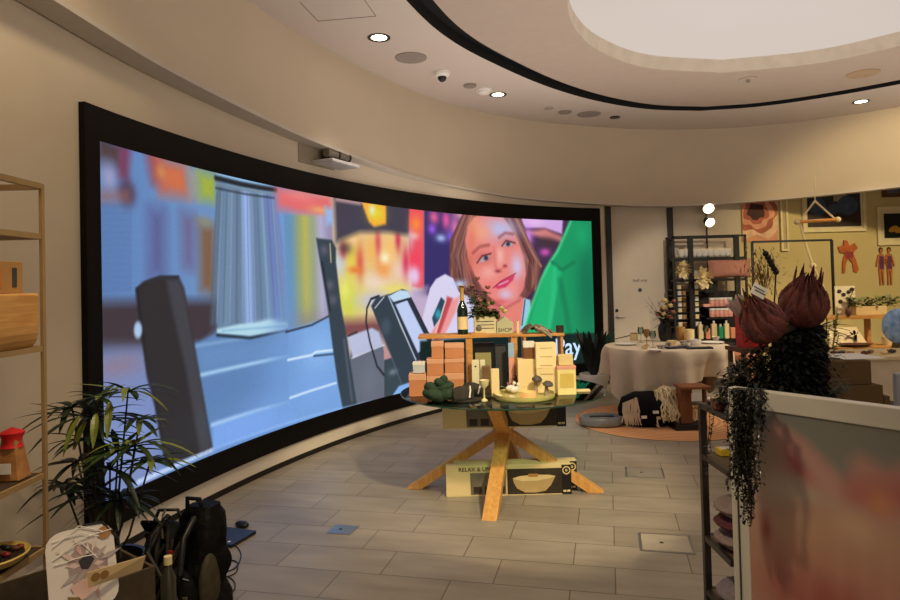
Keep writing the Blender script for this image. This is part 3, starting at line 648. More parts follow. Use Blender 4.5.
# bath box
PHD = mat('photo_dark_brown', (54,44,32), .6, var=.3, scale=20); PHG = mat('photo_grey', (120,112,98), .6, var=.25, scale=12); BATHC = mat('photo_bath_cream', (226,204,150), .5, var=.06); BATHS = mat('photo_bath_side', (190,164,112), .5)
def bath_box(loc, label, rz=0, w=.92, name='gift_box'):
    t = thing(name, label, 'box', loc, rz, 'wide bath gift boxes at the glass table'); h = .225; dp = .07
    MB().box((0,0,h/2),(w,dp,h)).build('box', CREAM, t, bevel=.002)
    y = -dp/2
    MB().prism([(-.19*w/.86-.08,.17),(-.02,.17),(-.02,.01),(-.28,.01)],.001,Matrix.Translation((0,y-.0012,0))).build('grey_photo', PHG, t)
    for k in range(3): MB().box((-.23+k*.085,y-.0022,.045),(.06,.001,.05)).build('thumbnail_photo', PHD, t)
    ph = MB().box((.2,y-.0006,h/2-.012),(.42,.001,h-.04)).build('bath_photo', PHD, t)
    MB().prism([(.03,.125),(.08,.14),(.2,.148),(.3,.145),(.345,.135),(.31,.07),(.27,.03),(.2,.018),(.12,.02),(.06,.05),(.038,.09)],.001,Matrix.Translation((0,y-.0022,0))).build('bath_tub', BATHS, ph)
    MB().prism([(.03,.125),(.08,.14),(.2,.148),(.3,.145),(.345,.135),(.3,.118),(.2,.104),(.1,.104),(.05,.115)],.001,Matrix.Translation((0,y-.0032,0))).build('bath_rim', BATHC, ph)
    MB().box((.18,y-.0042,.145),(.07,.001,.022)).build('bath_tray', KRAFT, ph)
    st = MB().box((w/2-.035,y-.0016,h/2-.005),(.07,.001,h-.01)).build('dark_label', BLACKM, t)
    MB().lathe([(.022,0),(.03,0),(.03,.001),(.022,.001)],20,(w/2-.035,y-.003,h-.05),M=RX(PI/2),cap=False).build('round_mark', CREAM, st)
    MB().lathe([(.004,0),(.009,0),(.009,.001),(.004,.001)],12,(w/2-.035,y-.003,h-.05),M=RX(PI/2),cap=False).build('small_ring', CREAM, st)
    MB().box((w/2-.05,y-.003,.025),(.022,.001,.014)).box((w/2-.022,y-.003,.025),(.022,.001,.014)).build('white_marks', CREAM, st)
    text('heading', 'RELAX & UNWIND', .042, (-.19,y-.003,.195), (PI/2,0,0), BLACKM, t, .0005)
    return t
pb = A(512,493,0); bath_box((.392,4.84,0), 'wide cream bath gift box standing on the floor between the oak legs, front one')
bath_box((.45,4.93,0), 'second wide bath gift box tucked just behind the front floor box')
bath_box((.375,4.89,.485), 'wide bath gift box resting up on the leg crossing under the glass')
# ---- things on the glass top
ON = ZT+.0005
def TP(px, py): return A(px, py, ZT)
def at_top(px, d): # point on glass plane at distance d
    q = D(px, 300, d); return Vector((q.x, d, ON))
def cbx(name, label, cat, px0, px1, pytop, d, dep=None, m=COPPER, lid=None, group=None, z0=ON, rz=0, lidh=.3, extra=None):
    a, c = D(px0,pytop,d), D(px1,pytop,d); w = c.x-a.x; h = (a.z+c.z)/2-z0; dep = dep or w
    if lid is None:
        t = thing(name, label, cat, ((a.x+c.x)/2, d+dep/2, z0), rz, group); MB().box((0,0,h/2),(w,dep,h)).build('box', m, t, bevel=.003)
    else:
        t = thing(name, label, cat, ((a.x+c.x)/2, d+dep/2, z0), rz, group)
        MB().box((0,0,h*(1-lidh)/2),(w-.004,dep-.004,h*(1-lidh))).build('box', m, t, bevel=.002)
        MB().box((0,0,h-h*lidh/2),(w,dep,h*lidh)).build('lid', lid, t, bevel=.003)
    return t, w, dep, h
zz = lambda px, py, d: D(px,py,d).z
# terracotta boxes stack: front column low, middle, back tall
gcop = 'terracotta gift boxes on the glass table'
d0 = 4.73
cbx('gift_box','lowest terracotta box at the left end, white box on top','box',408.5,426,374,d0+.02,.13,lid=COPPERT,group=gcop)
tw,_,_,_ = cbx('gift_box','small white lidded box on top of the leftmost terracotta box','box',412.5,425,362.5,d0+.03,.1,m=mat('pale_grey_card',(190,196,200),.6),lid=WHITE,z0=zz(417,373.5,d0+.02)+.001)
z2 = zz(436,375,4.76)
cbx('gift_box','lower terracotta box of the middle column, behind the green towel','box',426.5,443.5,376,4.76,.13,lid=COPPERT,group=gcop)
cbx('gift_box','terracotta box in the middle of the middle column','box',426.5,443.5,359,4.76,.13,lid=COPPERT,group=gcop,z0=zz(435,376,4.76)+.001)
cbx('gift_box','top terracotta box of the middle column','box',431,443.5,342,4.77,.11,lid=COPPERT,group=gcop,z0=zz(437,359,4.76)+.002)
cbx('gift_box','lower terracotta box of the right column beside the wooden riser','box',444.5,464,373,4.77,.13,lid=COPPERT,group=gcop)
cbx('gift_box','middle terracotta box of the right column','box',444.5,464,358.5,4.77,.13,lid=COPPERT,group=gcop,z0=zz(454,373,4.77)+.001)
cbx('gift_box','top terracotta box of the right column, under the wooden riser top','box',444.5,464,344,4.77,.13,lid=COPPERT,group=gcop,z0=zz(454,358.5,4.77)+.002)
# wooden riser
dr = 4.95
zr = zz(470,334.5,dr); xl, xr = D(418,330,dr).x, D(522,330,dr).x
t = thing('wooden_riser', 'tall honey wood riser bench standing on the glass table', 'display riser', ((xl+xr)/2, dr+.1, ON))
hr = zr-ON; w = xr-xl
MB().box((0,0,hr-.0125),(w,.24,.025)).build('top_board', HONEY, t, bevel=.003)
for px in (469,514): MB().box((D(px,340,dr).x-(xl+xr)/2,0,(hr-.025)/2),(.05,.22,hr-.0255)).build('side_panel', HONEY, t, bevel=.003)
xl2, xr2 = D(523,330,dr).x, D(566,330,dr).x; zr2 = zz(545,334,dr+.05)
t = thing('wooden_riser', 'lower honey wood shelf riser right of the champagne riser holding a cloth', 'display riser', ((xl2+xr2)/2, dr+.16, ON))
MB().box((0,0,zr2-ON-.01),(xr2-xl2,.18,.02)).build('top_board', HONEY, t, bevel=.003)
for s_ in (-1,1): MB().box((s_*((xr2-xl2)/2-.02),0,(zr2-ON-.02)/2),(.02,.16,zr2-ON-.0205)).build('side_panel', HONEY, t)
ZR = zr+.0005
# champagne bottle
def bottle(px, d, z0, H, R, label, name='champagne_bottle', cat='bottle', gm=BOTG):
    q = D(px,300,d); t = thing(name, label, cat, (q.x,d,z0))
    MB().lathe([(R,0),(R,.48*H),(R*.85,.56*H),(R*.42,.66*H),(R*.38,.7*H)],24).build('bottle_body', gm, t, smooth=True)
    MB().lathe([(R*.40,.66*H),(R*.36,.92*H),(R*.46,.93*H),(R*.46,H),(.001,H)],20).build('foil_neck', GOLD, t, smooth=True)
    MB().lathe([(R*1.01,.1*H),(R*1.015,.1*H),(R*1.015,.36*H),(R*1.01,.36*H)],24).build('paper_label', CREAM, t, smooth=True)
    return t
t = bottle(462,5.0,ZR,.375,.041,'dark green champagne bottle with gold neck on the tall riser')
b = MB()
for k in range(10): b.leaf((0,0,.36),(math.cos(k*.63),math.sin(k*.63),.5),.05,.03,.3)
b.build('raffia_bow', mat('raffia', (170,110,60), .8), t)
q = D(478,300,5.0); tag(MB().sph((0,0,.03),(.032,.032,.03),16,10).build('round_candle', mat('grey_wax',(110,104,96),.7,var=.2), loc=(q.x,5.0,ZR+.012), smooth=True), 'grey round ball candle beside the champagne bottle', 'candle')
q = D(475,300,5.0); tag(MB().box((0,0,.005),(.12,.09,.01)).build('wooden_coaster', HONEY, loc=(q.x+.02,5.0,ZR)), 'thin wooden tray under the grey ball candle', 'tray')
# planter crates with roses
def planter(px0, px1, pytop, d, z0, label, house=False):
    a, c = D(px0,pytop,d), D(px1,pytop,d); w = c.x-a.x; h = a.z-z0
    t = thing('printed_crate' if not house else 'house_shaped_box', label, 'planter' if not house else 'decorative box', ((a.x+c.x)/2, d+.05, z0))
    if house:
        MB().prism([(-w/2,0),(w/2,0),(w/2,h*.66),(0,h),(-w/2,h*.66)],.09,Matrix.Translation((0,-.045,0))).build('box', mat('pale_green_card',(184,184,150),.7), t, bevel=.002)
        text('lettering', 'SHOP', .042, (0,-.0465,h*.2), (PI/2,0,0), DARKG, t, .0005)
    else:
        MB().box((0,0,h/2),(w,.1,h)).build('box', mat('pale_printed_card',(206,198,160),.7), t, bevel=.002)
        for k in range(3): MB().box((0,-.0506,h*(.72-.2*k)),(w*.8,.001,.006)).build('printed_line', DARKG, t)
    return t, w, h
t, w, h = planter(474,496,317,4.98,ZR,'pale printed crate holding rose foliage on the tall riser')
b = MB(); fl = MB(); random.seed(3)
for k in range(70):
    x = random.uniform(-.09,.1); y = random.uniform(-.035,.035); H = random.uniform(.06,.28) if x < .03 else random.uniform(.04,.12)
    top = Vector((x*1.2-.02, y, h*.6+H)); b.tube([(x*.7,y,h*.5),(x,y,h+.3*H),top],.0018,5)
    for j in range(7):
        a = random.uniform(0,2*PI); q = Vector((x*1.0,y,h*.9)).lerp(top, random.uniform(.1,1)); b.leaf(q,(math.cos(a),math.sin(a),random.uniform(-.1,.6)),random.uniform(.035,.06),.034,.3)
b.build('rose_foliage', mat('olive_rose_leaf',(84,92,48),.6,var=.3), t)
for x, y, z, m_ in ((-.05,0,.40,FLOWP),(.03,-.02,.20,FLOWC),(.06,-.03,.21,LEAFY),(-.09,0,.34,FLOWP),(.03,0,.33,FLOWP),(.13,-.03,.165,FLOWC),(.155,-.02,.14,FLOWC)):
    f = MB()
    for k in range(14):
        a = k*2.4; f.leaf((0,0,-.012),(math.cos(a),math.sin(a),.4+.1*k),.032,.03,-.2)
    f.build('rose_bloom', m_, t, loc=(x,y,h+z-.11))
planter(496.5,513,317,4.96,ZR,'pale house shaped box lettered SHOP on the tall riser',True)
q = D(517,300,5.0); t = thing('pillar_candle','slim cream candle right of the house shaped box','candle',(q.x,5.0,ZR)); MB().cyl((0,0,0),.012,.09).build('wax', CREAM, t, smooth=True); MB().cyl((0,0,.09),.0012,.01).build('wick', BLK, t)
# draped cloth on low riser
ZR2 = zr2+.0005
q = D(537,300,dr+.1)
b = MB(); nx, ny = 22, 12
vs = []
for i in range(nx+1):
    for j in range(ny+1):
        u, v = i/nx-.5, j/ny-.5; z = .035+.03*math.sin(u*13+v*5)+.02*noise.noise(Vector((u*6,v*6,2)))+.03*math.exp(-((u+.25)**2)*20)
        z *= max(.1, 1-2.2*abs(u)**2-1.5*abs(v)**2); vs.append((u*.24, v*.13, max(.003,z)))
b.add(vs, [(i*(ny+1)+j,(i+1)*(ny+1)+j,(i+1)*(ny+1)+j+1,i*(ny+1)+j+1) for i in range(nx) for j in range(ny)])
t = thing('striped_scarf','crumpled dark and taupe scarf heaped on the low riser','scarf',(q.x,dr+.16,ZR2)); b.build('cloth', mat('taupe_dark_stripe',(150,134,116),.9,c2=(36,32,34),scale=9), t, smooth=True)
MB().tube([(-.02,-.07,.05),(.03,-.09,.03),(.07,-.1,-.005),(.1,-.105,-.03)],.008,6).tube([(.02,-.07,.05),(.07,-.09,.02),(.1,-.1,-.015)],.007,6).build('fringe', mat('taupe_yarn',(168,152,132),.9), t)
q = D(559,300,dr+.16); t = thing('jar_candle','small dark jar candle at the right end of the low riser','candle',(q.x,dr+.16,ZR2)); MB().lathe([(.03,0),(.032,.055),(.028,.055),(.026,.01)],20).build('jar', mat('smoked_glass',(56,50,44),.2), t, smooth=True); MB().cyl((0,0,.01),.025,.03).build('wax', BROWN, t)
# things inside the riser
q = D(503,300,4.93); cbx('pink_tube','tall pink and blue lidded tube leaning inside the riser','cosmetic tube',508,514,343,4.9,.03,m=PINKC,lid=mat('pale_blue_plastic',(150,180,214),.4))
cbx('product_box','dark framed picture box at the back of the riser','box',474,494,343,5.05,.04,m=BLK,lid=None)
cbx('product_box','pale green flat box in front of the dark framed box','box',475,491,353,5.0,.04,m=mat('sage_card',(150,146,96),.7))
cbx('product_box','black box with pale front leaning on the right side inside riser','box',495,506,345,5.04,.04,m=DARKG)
for px0, px1, py, d, lb in ((471.5,479,360,4.86,'white card tag with a dark oval, left of the pair'),(480,485,360,4.86,'white card tag with a dark oval, right of the pair')):
    t, w, dp, h = cbx('card_box',lb,'box',px0,px1,py,d,.03,m=mat('ivory_card',(228,222,190),.7)); MB().sph((0,-.0155,h*.8),(.008,.001,.006)).build('oval_mark', BLK, t)
cbx('small_bottle_box','brown glass box candle among the tray items','candle',482.5,490,366,4.8,.04,m=mat('amber_brown',(120,92,60),.4,var=.2))
cbx('pillar_box','upright cream carton in front of the riser, left of the white cups','box',491,499,369,4.62,.04,m=CREAM)
# round tray
q = D(523,390,4.62); TCX = A(519,393.5,ZT)
t = thing('round_tray','large round pale tray on the glass holding small candles','tray',(.50,4.60,ON))
TR = .215
MB().lathe([(.001,0),(TR-.01,0),(TR,.01),(TR,.035),(TR-.006,.035),(TR-.008,.012),(.001,.012)],64).build('tray_body', mat('tray_pale_wood',(190,180,110),.5,var=.06), t, smooth=True)
ZTR = ON+.0125
def ont(px, d): q_ = D(px,300,d); return (q_.x, d, ZTR)
# tealights
for px, d, lb, lit in ((526,4.47,'lit glass tealight glowing orange at the front of the round tray',1),(497,4.55,'small white tealight at the left of the tray',0),(509,4.49,'small white tealight left of the glowing one',0)):
    t = thing('tealight', lb, 'candle', ont(px,d), 0, 'tealights on the round tray'); r = .052 if lit else .02; h = .05 if lit else .02
    MB().lathe([(r*.95,0),(r,h),(r*.93,h),(r*.88,.006)],24).build('cup', mat('amber_glow_glass',(240,170,110),.3,emit=.35) if lit else WHITE, t, smooth=True)
    MB().cyl((0,0,.006),r*.8,h*.5).build('wax', CREAM if not lit else mat('glow_wax',(255,190,120),.5,emit=.8), t)
for px, d, hh, lb in ((533,4.72,.13,'grey mushroom shaped ornament at the back of the tray'),(544,4.58,.11,'smaller grey mushroom ornament at the right of the tray')):
    t = thing('mushroom_ornament', lb, 'ornament', ont(px,d), .4, 'grey mushroom ornaments')
    MB().lathe([(.02,0),(.014,hh*.4),(.009,hh*.75)],14).build('stalk', mat('stone_grey',(150,142,116),.6,var=.15), t, smooth=True)
    MB().lathe([(.001,hh*.68),(.036,hh*.72),(.038,hh*.8),(.022,hh*.95),(.001,hh)],20,M=RX(.25)).build('cap', mat('dark_stone_grey',(84,80,72),.5,var=.2), t, smooth=True)
for px, d, lb in ((508,4.72,'white bird figurine with tilted head on the tray'),(512,4.66,'white bird figurine lying low on the tray')):
    t = thing('bird_figurine', lb, 'figurine', ont(px,d), .3, 'white bird figurines')
    MB().sph((0,0,.035),(.035,.02,.024)).build('body', WHITE, t, smooth=True); MB().sph((.03,0,.07),.014).tube([(.02,0,.04),(.03,0,.07)],.01,8,.007).build('head', WHITE, t, smooth=True); MB().leaf((-.03,0,.04),(-1,0,.4),.05,.02,.1).build('tail', WHITE, t)
q = D(517,300,4.84); t = thing('small_leafy_sprig','small dark leafy potted sprig at the back of the tray','plant',(q.x,4.84,ON)); MB().lathe([(.02,0),(.028,.05),(.024,.05),(.018,.01)],16).build('pot', BLK, t, smooth=True)
b = MB()
for k in range(60): 
    a = random.uniform(0,2*PI); e = random.uniform(0,1.2); b.leaf((.01*math.cos(a),.01*math.sin(a),.05+.05*random.random()),(math.cos(a),math.sin(a),e),random.uniform(.03,.07),.02,.3)
b.build('foliage', LEAFD, t)
# cartons right
gb = 'cream cosmetic cartons on the glass table'
t, w, dp, h = cbx('cosmetic_carton','tallest cream two-part carton on the glass, behind the tray','box',535.5,556,343,4.72,.1,m=CREAM,lid=mat('cream_card_light',(238,218,168),.7),group=gb,lidh=.5)
for k in range(5): MB().box((0,-dp/2-.0008,h*(.9-.17*k)),(w*.6,.001,.004)).build('printed_line', mat('tan_ink',(170,140,90),.7), t)
cbx('cosmetic_carton','cream carton under the brown lidded jar, left of the tallest carton','box',517.5,535,359,4.78,.09,m=CREAM,group=gb)
cbx('lidded_jar','brown jar with white lid on the cream carton','jar',523,534.5,341.5,4.78,.06,m=mat('brown_glass',(120,78,44),.3),lid=WHITE,z0=zz(525,359,4.78)+.001,lidh=.35)
t, w, dp, h = cbx('perfume_box','wide cream and pink perfume box at the right end of the glass table','box',557,576,366,4.66,.1,m=mat('cream_glow',(236,220,150),.6),lid=PINKC,group=gb,lidh=.12)
fr = MB().box((0,-dp/2-.001,h*.5),(w*.72,.0012,h*.48)).build('window_label', mat('label_gold',(214,188,96),.5), t)
cbx('perfume_cap_box','small cream cube standing on the perfume box','box',558.5,573,355,4.67,.07,m=mat('cream_card_shade',(222,198,140),.7),z0=zz(560,366,4.66)+.001)
q = TP(583,391.5); tag(MB().box((0,0,.008),(.1,.05,.016)).build('soap_bar', CREAM, loc=(q.x,q.y,ON), bevel=.004), 'small cream bar lying on the bare glass at the right', 'soap')
# coupe glass with gold leaf front
q = A(485,403,ZT); t = thing('coupe_ornament','pale candle holder with wide cup and thin stem at table edge','candle holder',(q.x,4.5,ON))
MB().lathe([(.022,0),(.022,.008),(.006,.02),(.005,.085),(.03,.11),(.036,.145),(.031,.145),(.02,.115),(.001,.105)],24).build('holder', mat('pale_ceramic',(222,212,160),.4), t, smooth=True)
MB().cyl((0,0,.12),.02,.018).build('wax', WHITE, t)
# green towel bundle
q = A(441,399,ZT); t = thing('towel_bundle','dark green folded towels piled at the left front of the glass','towel',(q.x,4.55,ON))
b = MB()
for x, y, z, rx, ry, rz_, a in ((-.03,.0,.045,.1,.07,.045,.2),(.02,.02,.09,.08,.06,.04,-.3),(-.06,.01,.085,.06,.05,.04,.5),(.05,-.01,.05,.08,.06,.045,-.1),(-.0,.0,.125,.05,.04,.03,.6),(.02,0,.145,.03,.03,.035,.2)):
    b.sph((x,y,z),(rx,ry,rz_),18,12,M=RZ(a)@RY(a))
o = b.build('towel', DGREEN, t, smooth=True); dt = o.modifiers.new('d','DISPLACE'); tex = bpy.data.textures.new('folds','CLOUDS'); tex.noise_scale = .06; dt.texture = tex; dt.strength = .03
# dark shoes/slippers
for px, d, a, lb, z in ((465,4.52,.25,'dark grey slipper with a white strap, nearer of the pair',0),(476,4.66,-.1,'dark grey slipper with a white strap, farther of the pair',0)):
    q = D(px,300,d); t = thing('slipper', lb, 'slipper', (q.x,d,ON), a, 'dark slippers on the glass table')
    SH = mat('charcoal_felt',(52,48,42),.9,var=.2,scale=40)
    MB().lathe([(.001,0),(.95,0),(1,.25),(.95,.5),(.001,.5)],28,sx=.12,sy=.045).build('sole', SH, t, smooth=True).scale = (1,1,.03)
    pr = []; b = MB(); vs = []; n1, n2 = 12, 10
    for i in range(n1+1):
        u = i/n1; x = -.11+.15*u; rr = .045*math.sin(PI*(.3+.5*u))+.0; hh = .03+.065*math.sin(PI*(.25+.6*u))
        for j in range(n2+1): an = PI*j/n2; vs.append((x, rr*math.cos(an), .012+hh*math.sin(an)))
    b.add(vs, [(i*(n2+1)+j,(i+1)*(n2+1)+j,(i+1)*(n2+1)+j+1,i*(n2+1)+j+1) for i in range(n1) for j in range(n2)]); o = b.build('upper', SH, t, smooth=True)
    so_ = o.modifiers.new('s','SOLIDIFY'); so_.thickness = .006
    MB().tube([(.0,-.048,.03),(.012,-.035,.075),(.02,0,.1),(.02,.03,.08)],.006,6).build('strap', WHITE, t, smooth=True)
# ------------------------------------------------------------------ rug, round cloth table and its things
RC = A(655,424.5,0)
RUG = bpy.data.materials.new('braided_rug'); RUG.use_nodes = True; nt = RUG.node_tree; N = nt.nodes; L = nt.links; b_ = N['Principled BSDF']; b_.inputs['Roughness'].default_value = .95
tc = N.new('ShaderNodeTexCoord'); wv = N.new('ShaderNodeTexWave'); wv.wave_type = 'RINGS'; wv.rings_direction = 'Z'; wv.inputs['Scale'].default_value = 5; wv.inputs['Distortion'].default_value = .4; L.new(tc.outputs['Object'], wv.inputs['Vector'])
rp = N.new('ShaderNodeValToRGB'); rp.color_ramp.elements[0].color = (*lin((192,118,78)),1); rp.color_ramp.elements[1].color = (*lin((206,166,116)),1); L.new(wv.outputs['Fac'], rp.inputs['Fac']); L.new(rp.outputs['Color'], b_.inputs['Base Color'])
TT = Vector((2.53,7.72,0))
tag(MB().lathe([(.001,.0),(.96,0),(.97,.006),(.96,.012),(.001,.012)],72).build('round_rug', RUG, loc=(2.33,7.22,.0), smooth=True), 'round braided orange and tan rug under the linen covered table', 'rug')
t = thing('round_table','round table hidden under a cream linen cloth, far end of the shop','table',(TT.x,TT.y,0))
RT = .70; ztt = .77
MB().cyl((0,0,ztt-.03),RT-.01,.025,48).build('tabletop', BROWN, t)
for k in range(4): a = PI/4+k*PI/2; MB().cyl((.45*math.cos(a),.45*math.sin(a),.012 if k>1 else .0),.025,ztt-.045,12).build('leg', BROWN, t)
b = MB(); n = 300; prof = 16; vs = []
for k in range(prof+1):
    u = k/prof
    for i in range(n):
        a = 2*PI*i/n
        corner = max(0, math.cos(2*(a-math.radians(212))))**2.2
        drop = .34+.27*corner+.05*math.sin(a*3+1)
        w_ = .075*u**.8*(math.sin(a*11+1.3*math.sin(a*2))+.45*math.sin(a*19+1))
        r = RT+.012+.02*math.sin(PI*min(1,u*2))*.5-.035*u*(1-corner)+w_
        z = ztt+.006-drop*u - (0 if k else 0)
        if k == 0: r = RT+.002
        vs.append((r*math.cos(a), r*math.sin(a), z))
fs = [(k*n+i,k*n+(i+1)%n,(k+1)*n+(i+1)%n,(k+1)*n+i) for k in range(prof) for i in range(n)]
rr0 = [(.001,ztt+.008),(RT*.6,ztt+.008),(RT-.01,ztt+.008)]
b.add(vs, fs); b.lathe(rr0+[(RT+.002,ztt+.006)], n)
cl = b.build('tablecloth', LINEN, None, smooth=True, loc=(TT.x,TT.y,0)); cl.rotation_euler = (0,0,0)
tag(cl, 'crumpled cream linen cloth draped over the round table', 'tablecloth')
ZB = ztt+.0085
def ott(px, py): q_ = A(px,py,ztt); return (q_.x,q_.y,ZB)
# plates
for px, py, r, lb in ((626,345.5,.13,'white dinner plate at the left edge of the linen table'),(712,344,.14,'white serving plate on the right side of the linen table'),(655,352,.08,'small white side plate at the front of the linen table')):
    t = thing('plate', lb, 'plate', ott(px,py), 0, 'white plates on the linen table')
    MB().lathe([(.001,.0),(r*.6,0),(r,.016),(r*.98,.02),(r*.6,.006),(.001,.006)],36).build('dish', WHITE, t, smooth=True)
for px, py, lb, rz in ((678,349,'dark napkin with patterned edge in the middle of the linen table',.2),(699,349.5,'dark blue napkin at the right front of the linen table',-.1)):
    t = thing('folded_napkin', lb, 'napkin', ott(px,py), rz, 'dark napkins on the linen table'); MB().box((0,0,.01),(.28,.12,.02)).build('napkin', mat('dark_blue_check',(70,72,84),.9,c2=(24,24,30),scale=60), t, bevel=.006); MB().beam((-.12,-.03,.024),(.12,.0,.024),.012,.004).build('cutlery', METAL, t)
# wine glasses
def wineglass(px, py, lb, m=GLASSM, liquid=None):
    t = thing('wine_glass', lb, 'glass', ott(px,py), 0, 'stem glasses on the linen table'); MB().lathe([(.035,0),(.035,.003),(.004,.01),(.004,.085),(.03,.11),(.038,.14),(.032,.19),(.03,.19),(.035,.14),(.001,.1)],20).build('glass', m, t, smooth=True)
    if liquid: MB().lathe([(.001,.1),(.03,.118),(.033,.14),(.001,.14)],16).build('drink', liquid, t, smooth=True)
wineglass(647,346,'amber stem glass at the left of the flower vase',mat('amber_glass',(150,110,60),.1,var=.1))
wineglass(653,348,'clear stem glass just right of the amber one')
wineglass(641,343,'short clear stem glass left of the amber glass')
wineglass(706,341,'clear stem glass on the right side of the linen table')
q = ott(634,341); t = thing('candle_jar','low cream candle jar at the left back of the linen table','candle',q); MB().cyl((0,0,0),.05,.09).build('jar', CREAM, t, smooth=True); MB().cyl((.0,0,.09),.045,.006).build('lid', BROWN, t)
for px, py, m_, lb, r, h in ((681,341,KRAFT,'brown wooden canister behind the flowers',.055,.17),(690,342,CREAM,'cream canister right of the brown one',.055,.15),(695,346,WHITE,'round white bowl in front of the cream canister',.07,.07),(668,348,METAL,'small silver salt pot in front of the vase',.03,.05),(687,348,WHITE,'tiny white cup in front of the canisters',.035,.05)):
    t = thing('canister' if h > .1 else 'small_bowl', lb, 'tableware', ott(px,py)); MB().lathe([(r*.8,0),(r,h*.3),(r,h),(r*.9,h),(r*.85,h*.3),(.001,h*.15)],24).build('body', m_, t, smooth=True)
for px, py, r, lb, m_ in ((661,350,.05,'small patterned black and white bowl at the front centre of the linen table',mat('black_white_ceramic',(210,206,198),.4,c2=(30,30,32),scale=60)),(672,346,.06,'pale bowl between the vase and the napkins',CREAM),(684,346,.055,'second black and white patterned bowl by the canisters',MATS['black_white_ceramic'] if 'black_white_ceramic' in MATS else WHITE),(645,350,.04,'tiny cream saucer bowl at the left front of the linen table',CREAM),(716,341,.05,'ivory bowl on the right side of the linen table',WHITE)):
    t = thing('small_bowl', lb, 'bowl', ott(px,py)); MB().lathe([(r*.5,0),(r,r*.9),(r*.92,r*.9),(r*.4,.012),(.001,.01)],24).build('bowl_body', m_, t, smooth=True); MB().lathe([(.001,.02),(r*.7,.035),(.001,.05)],16).build('filling', KRAFT, t, smooth=True)
# flower vase
q = ott(665,342); t = thing('flower_vase','black vase with cream and dusty pink flowers on the linen table','flower arrangement',q)
MB().lathe([(.05,0),(.075,.06),(.08,.16),(.05,.24),(.055,.27),(.045,.27),(.001,.2)],24).build('vase', BLK, t, smooth=True)
b = MB(); random.seed(5)
for k in range(60):
    a = random.uniform(0,2*PI); e = random.uniform(-.1,1.6); L_ = random.uniform(.06,.16); s0 = Vector((.04*math.cos(a),.04*math.sin(a),.22+random.uniform(-.04,.14)))
    b.leaf(s0,(math.cos(a),math.sin(a),e),L_,.035,.4)
b.build('foliage', LEAFD, t)
b = MB()
for k in range(14):
    a = random.uniform(0,2*PI); tip = Vector((random.uniform(-.26,.12),random.uniform(-.1,.1),random.uniform(.36,.58))); b.tube([(0,0,.22),tip*.6+Vector((0,0,.1)),tip],.003,5,.001)
    for j in range(5): b.leaf(tip*(.7+.06*j)+Vector((0,0,.03)),(random.uniform(-1,1),random.uniform(-1,1),.3),.03,.012,.1)
b.build('twigs', mat('grey_twig',(120,104,84),.8), t)
for x, y, z, r, m_ in ((.0,-.02,.50,.062,FLOWC),(-.02,-.05,.42,.055,FLOWC),(.07,-.03,.44,.05,FLOWC),(-.03,-.06,.34,.05,FLOWC),(.05,-.07,.3,.055,FLOWP),(.1,-.03,.36,.045,FLOWP),(-.09,-.02,.33,.035,FLOWP),(.0,.05,.38,.05,FLOWP),(.13,0,.5,.035,FLOWP)):
    f = MB()
    for k in range(18): a = k*2.4; f.leaf((0,0,-r*.3),(math.cos(a),math.sin(a),.15+.09*k),r,r*.8,-.15)
    f.sph((0,0,.0),r*.35).build('bloom', m_, t, loc=(x,y,z))
# peach stool right behind the table
q = D(747,360,7.6); t = thing('peach_stool','peach upholstered stool behind the right side of the linen table','stool',(q.x,7.75,0))
MB().lathe([(.001,.56),(.17,.56),(.2,.60),(.2,.68),(.17,.71),(.001,.72)],28).build('seat', mat('peach_fabric',(222,150,116),.8), t, smooth=True)
for k in range(4): a = k*PI/2+.5; MB().tube([(.12*math.cos(a),.12*math.sin(a),.58),(.17*math.cos(a),.17*math.sin(a),0)],.02,8).build('leg', OAKZ, t, smooth=True)
# ottoman/black basket under table
q = A(656,431,0); t = thing('black_basket','low black fabric basket with white tags on the rug under the table','basket',(q.x,q.y+.32,.0125))
MB().lathe([(.22,0),(.29,.05),(.3,.16),(.26,.27),(.14,.33),(.001,.34)],36,sx=1,sy=.9).build('basket_body', mat('black_fabric',(14,13,14),.95,var=.3,scale=30), t, smooth=True)
for x, z, a in ((-.1,.12,.1),(.02,.17,-.05),(.13,.1,.05)): MB().box((x,-.272+abs(x)*.12,z),(.06,.004,.03),a).build('white_tag', WHITE, t)
# fringed throw
t = thing('fringed_throw','cream and grey fringed throw spilling over the black basket','throw',(q.x+.16,q.y+.07,.0125)); b = MB(); random.seed(11)
for k in range(90):
    x = random.uniform(-.1,.16); z0 = .4-abs(x)*.5; yy_ = .02+random.uniform(-.04,.04); pts = [Vector((x,yy_+.1,z0+.02))]
    for j in range(6): pts.append(pts[-1]+Vector((random.uniform(-.035,.045),-.025,-random.uniform(.03,.07))))
    for p_ in pts: p_.z = max(.01,p_.z)
    b.tube(pts,.011,5,.006)
b.build('yarn_fringe', mat('cream_yarn',(214,196,156),.9,var=.3,scale=14), t, smooth=True)
b = MB()
for k in range(40):
    x = random.uniform(-.34,-.2); pts = [Vector((x,-.06,.3-(x+.34)*-.4)), Vector((x+random.uniform(-.03,.03),-.1,.22)), Vector((x+random.uniform(-.05,.05),-.12,.12+random.uniform(-.04,.03)))]
    b.tube(pts,.01,5,.006)
tag(b.build('cloth_fringe', mat('taupe_pink_yarn',(184,160,138),.9,var=.2), loc=(q.x+.0,q.y+.02,0), smooth=True), 'pinkish fringe hanging at the low corner of the linen cloth', 'fringe')
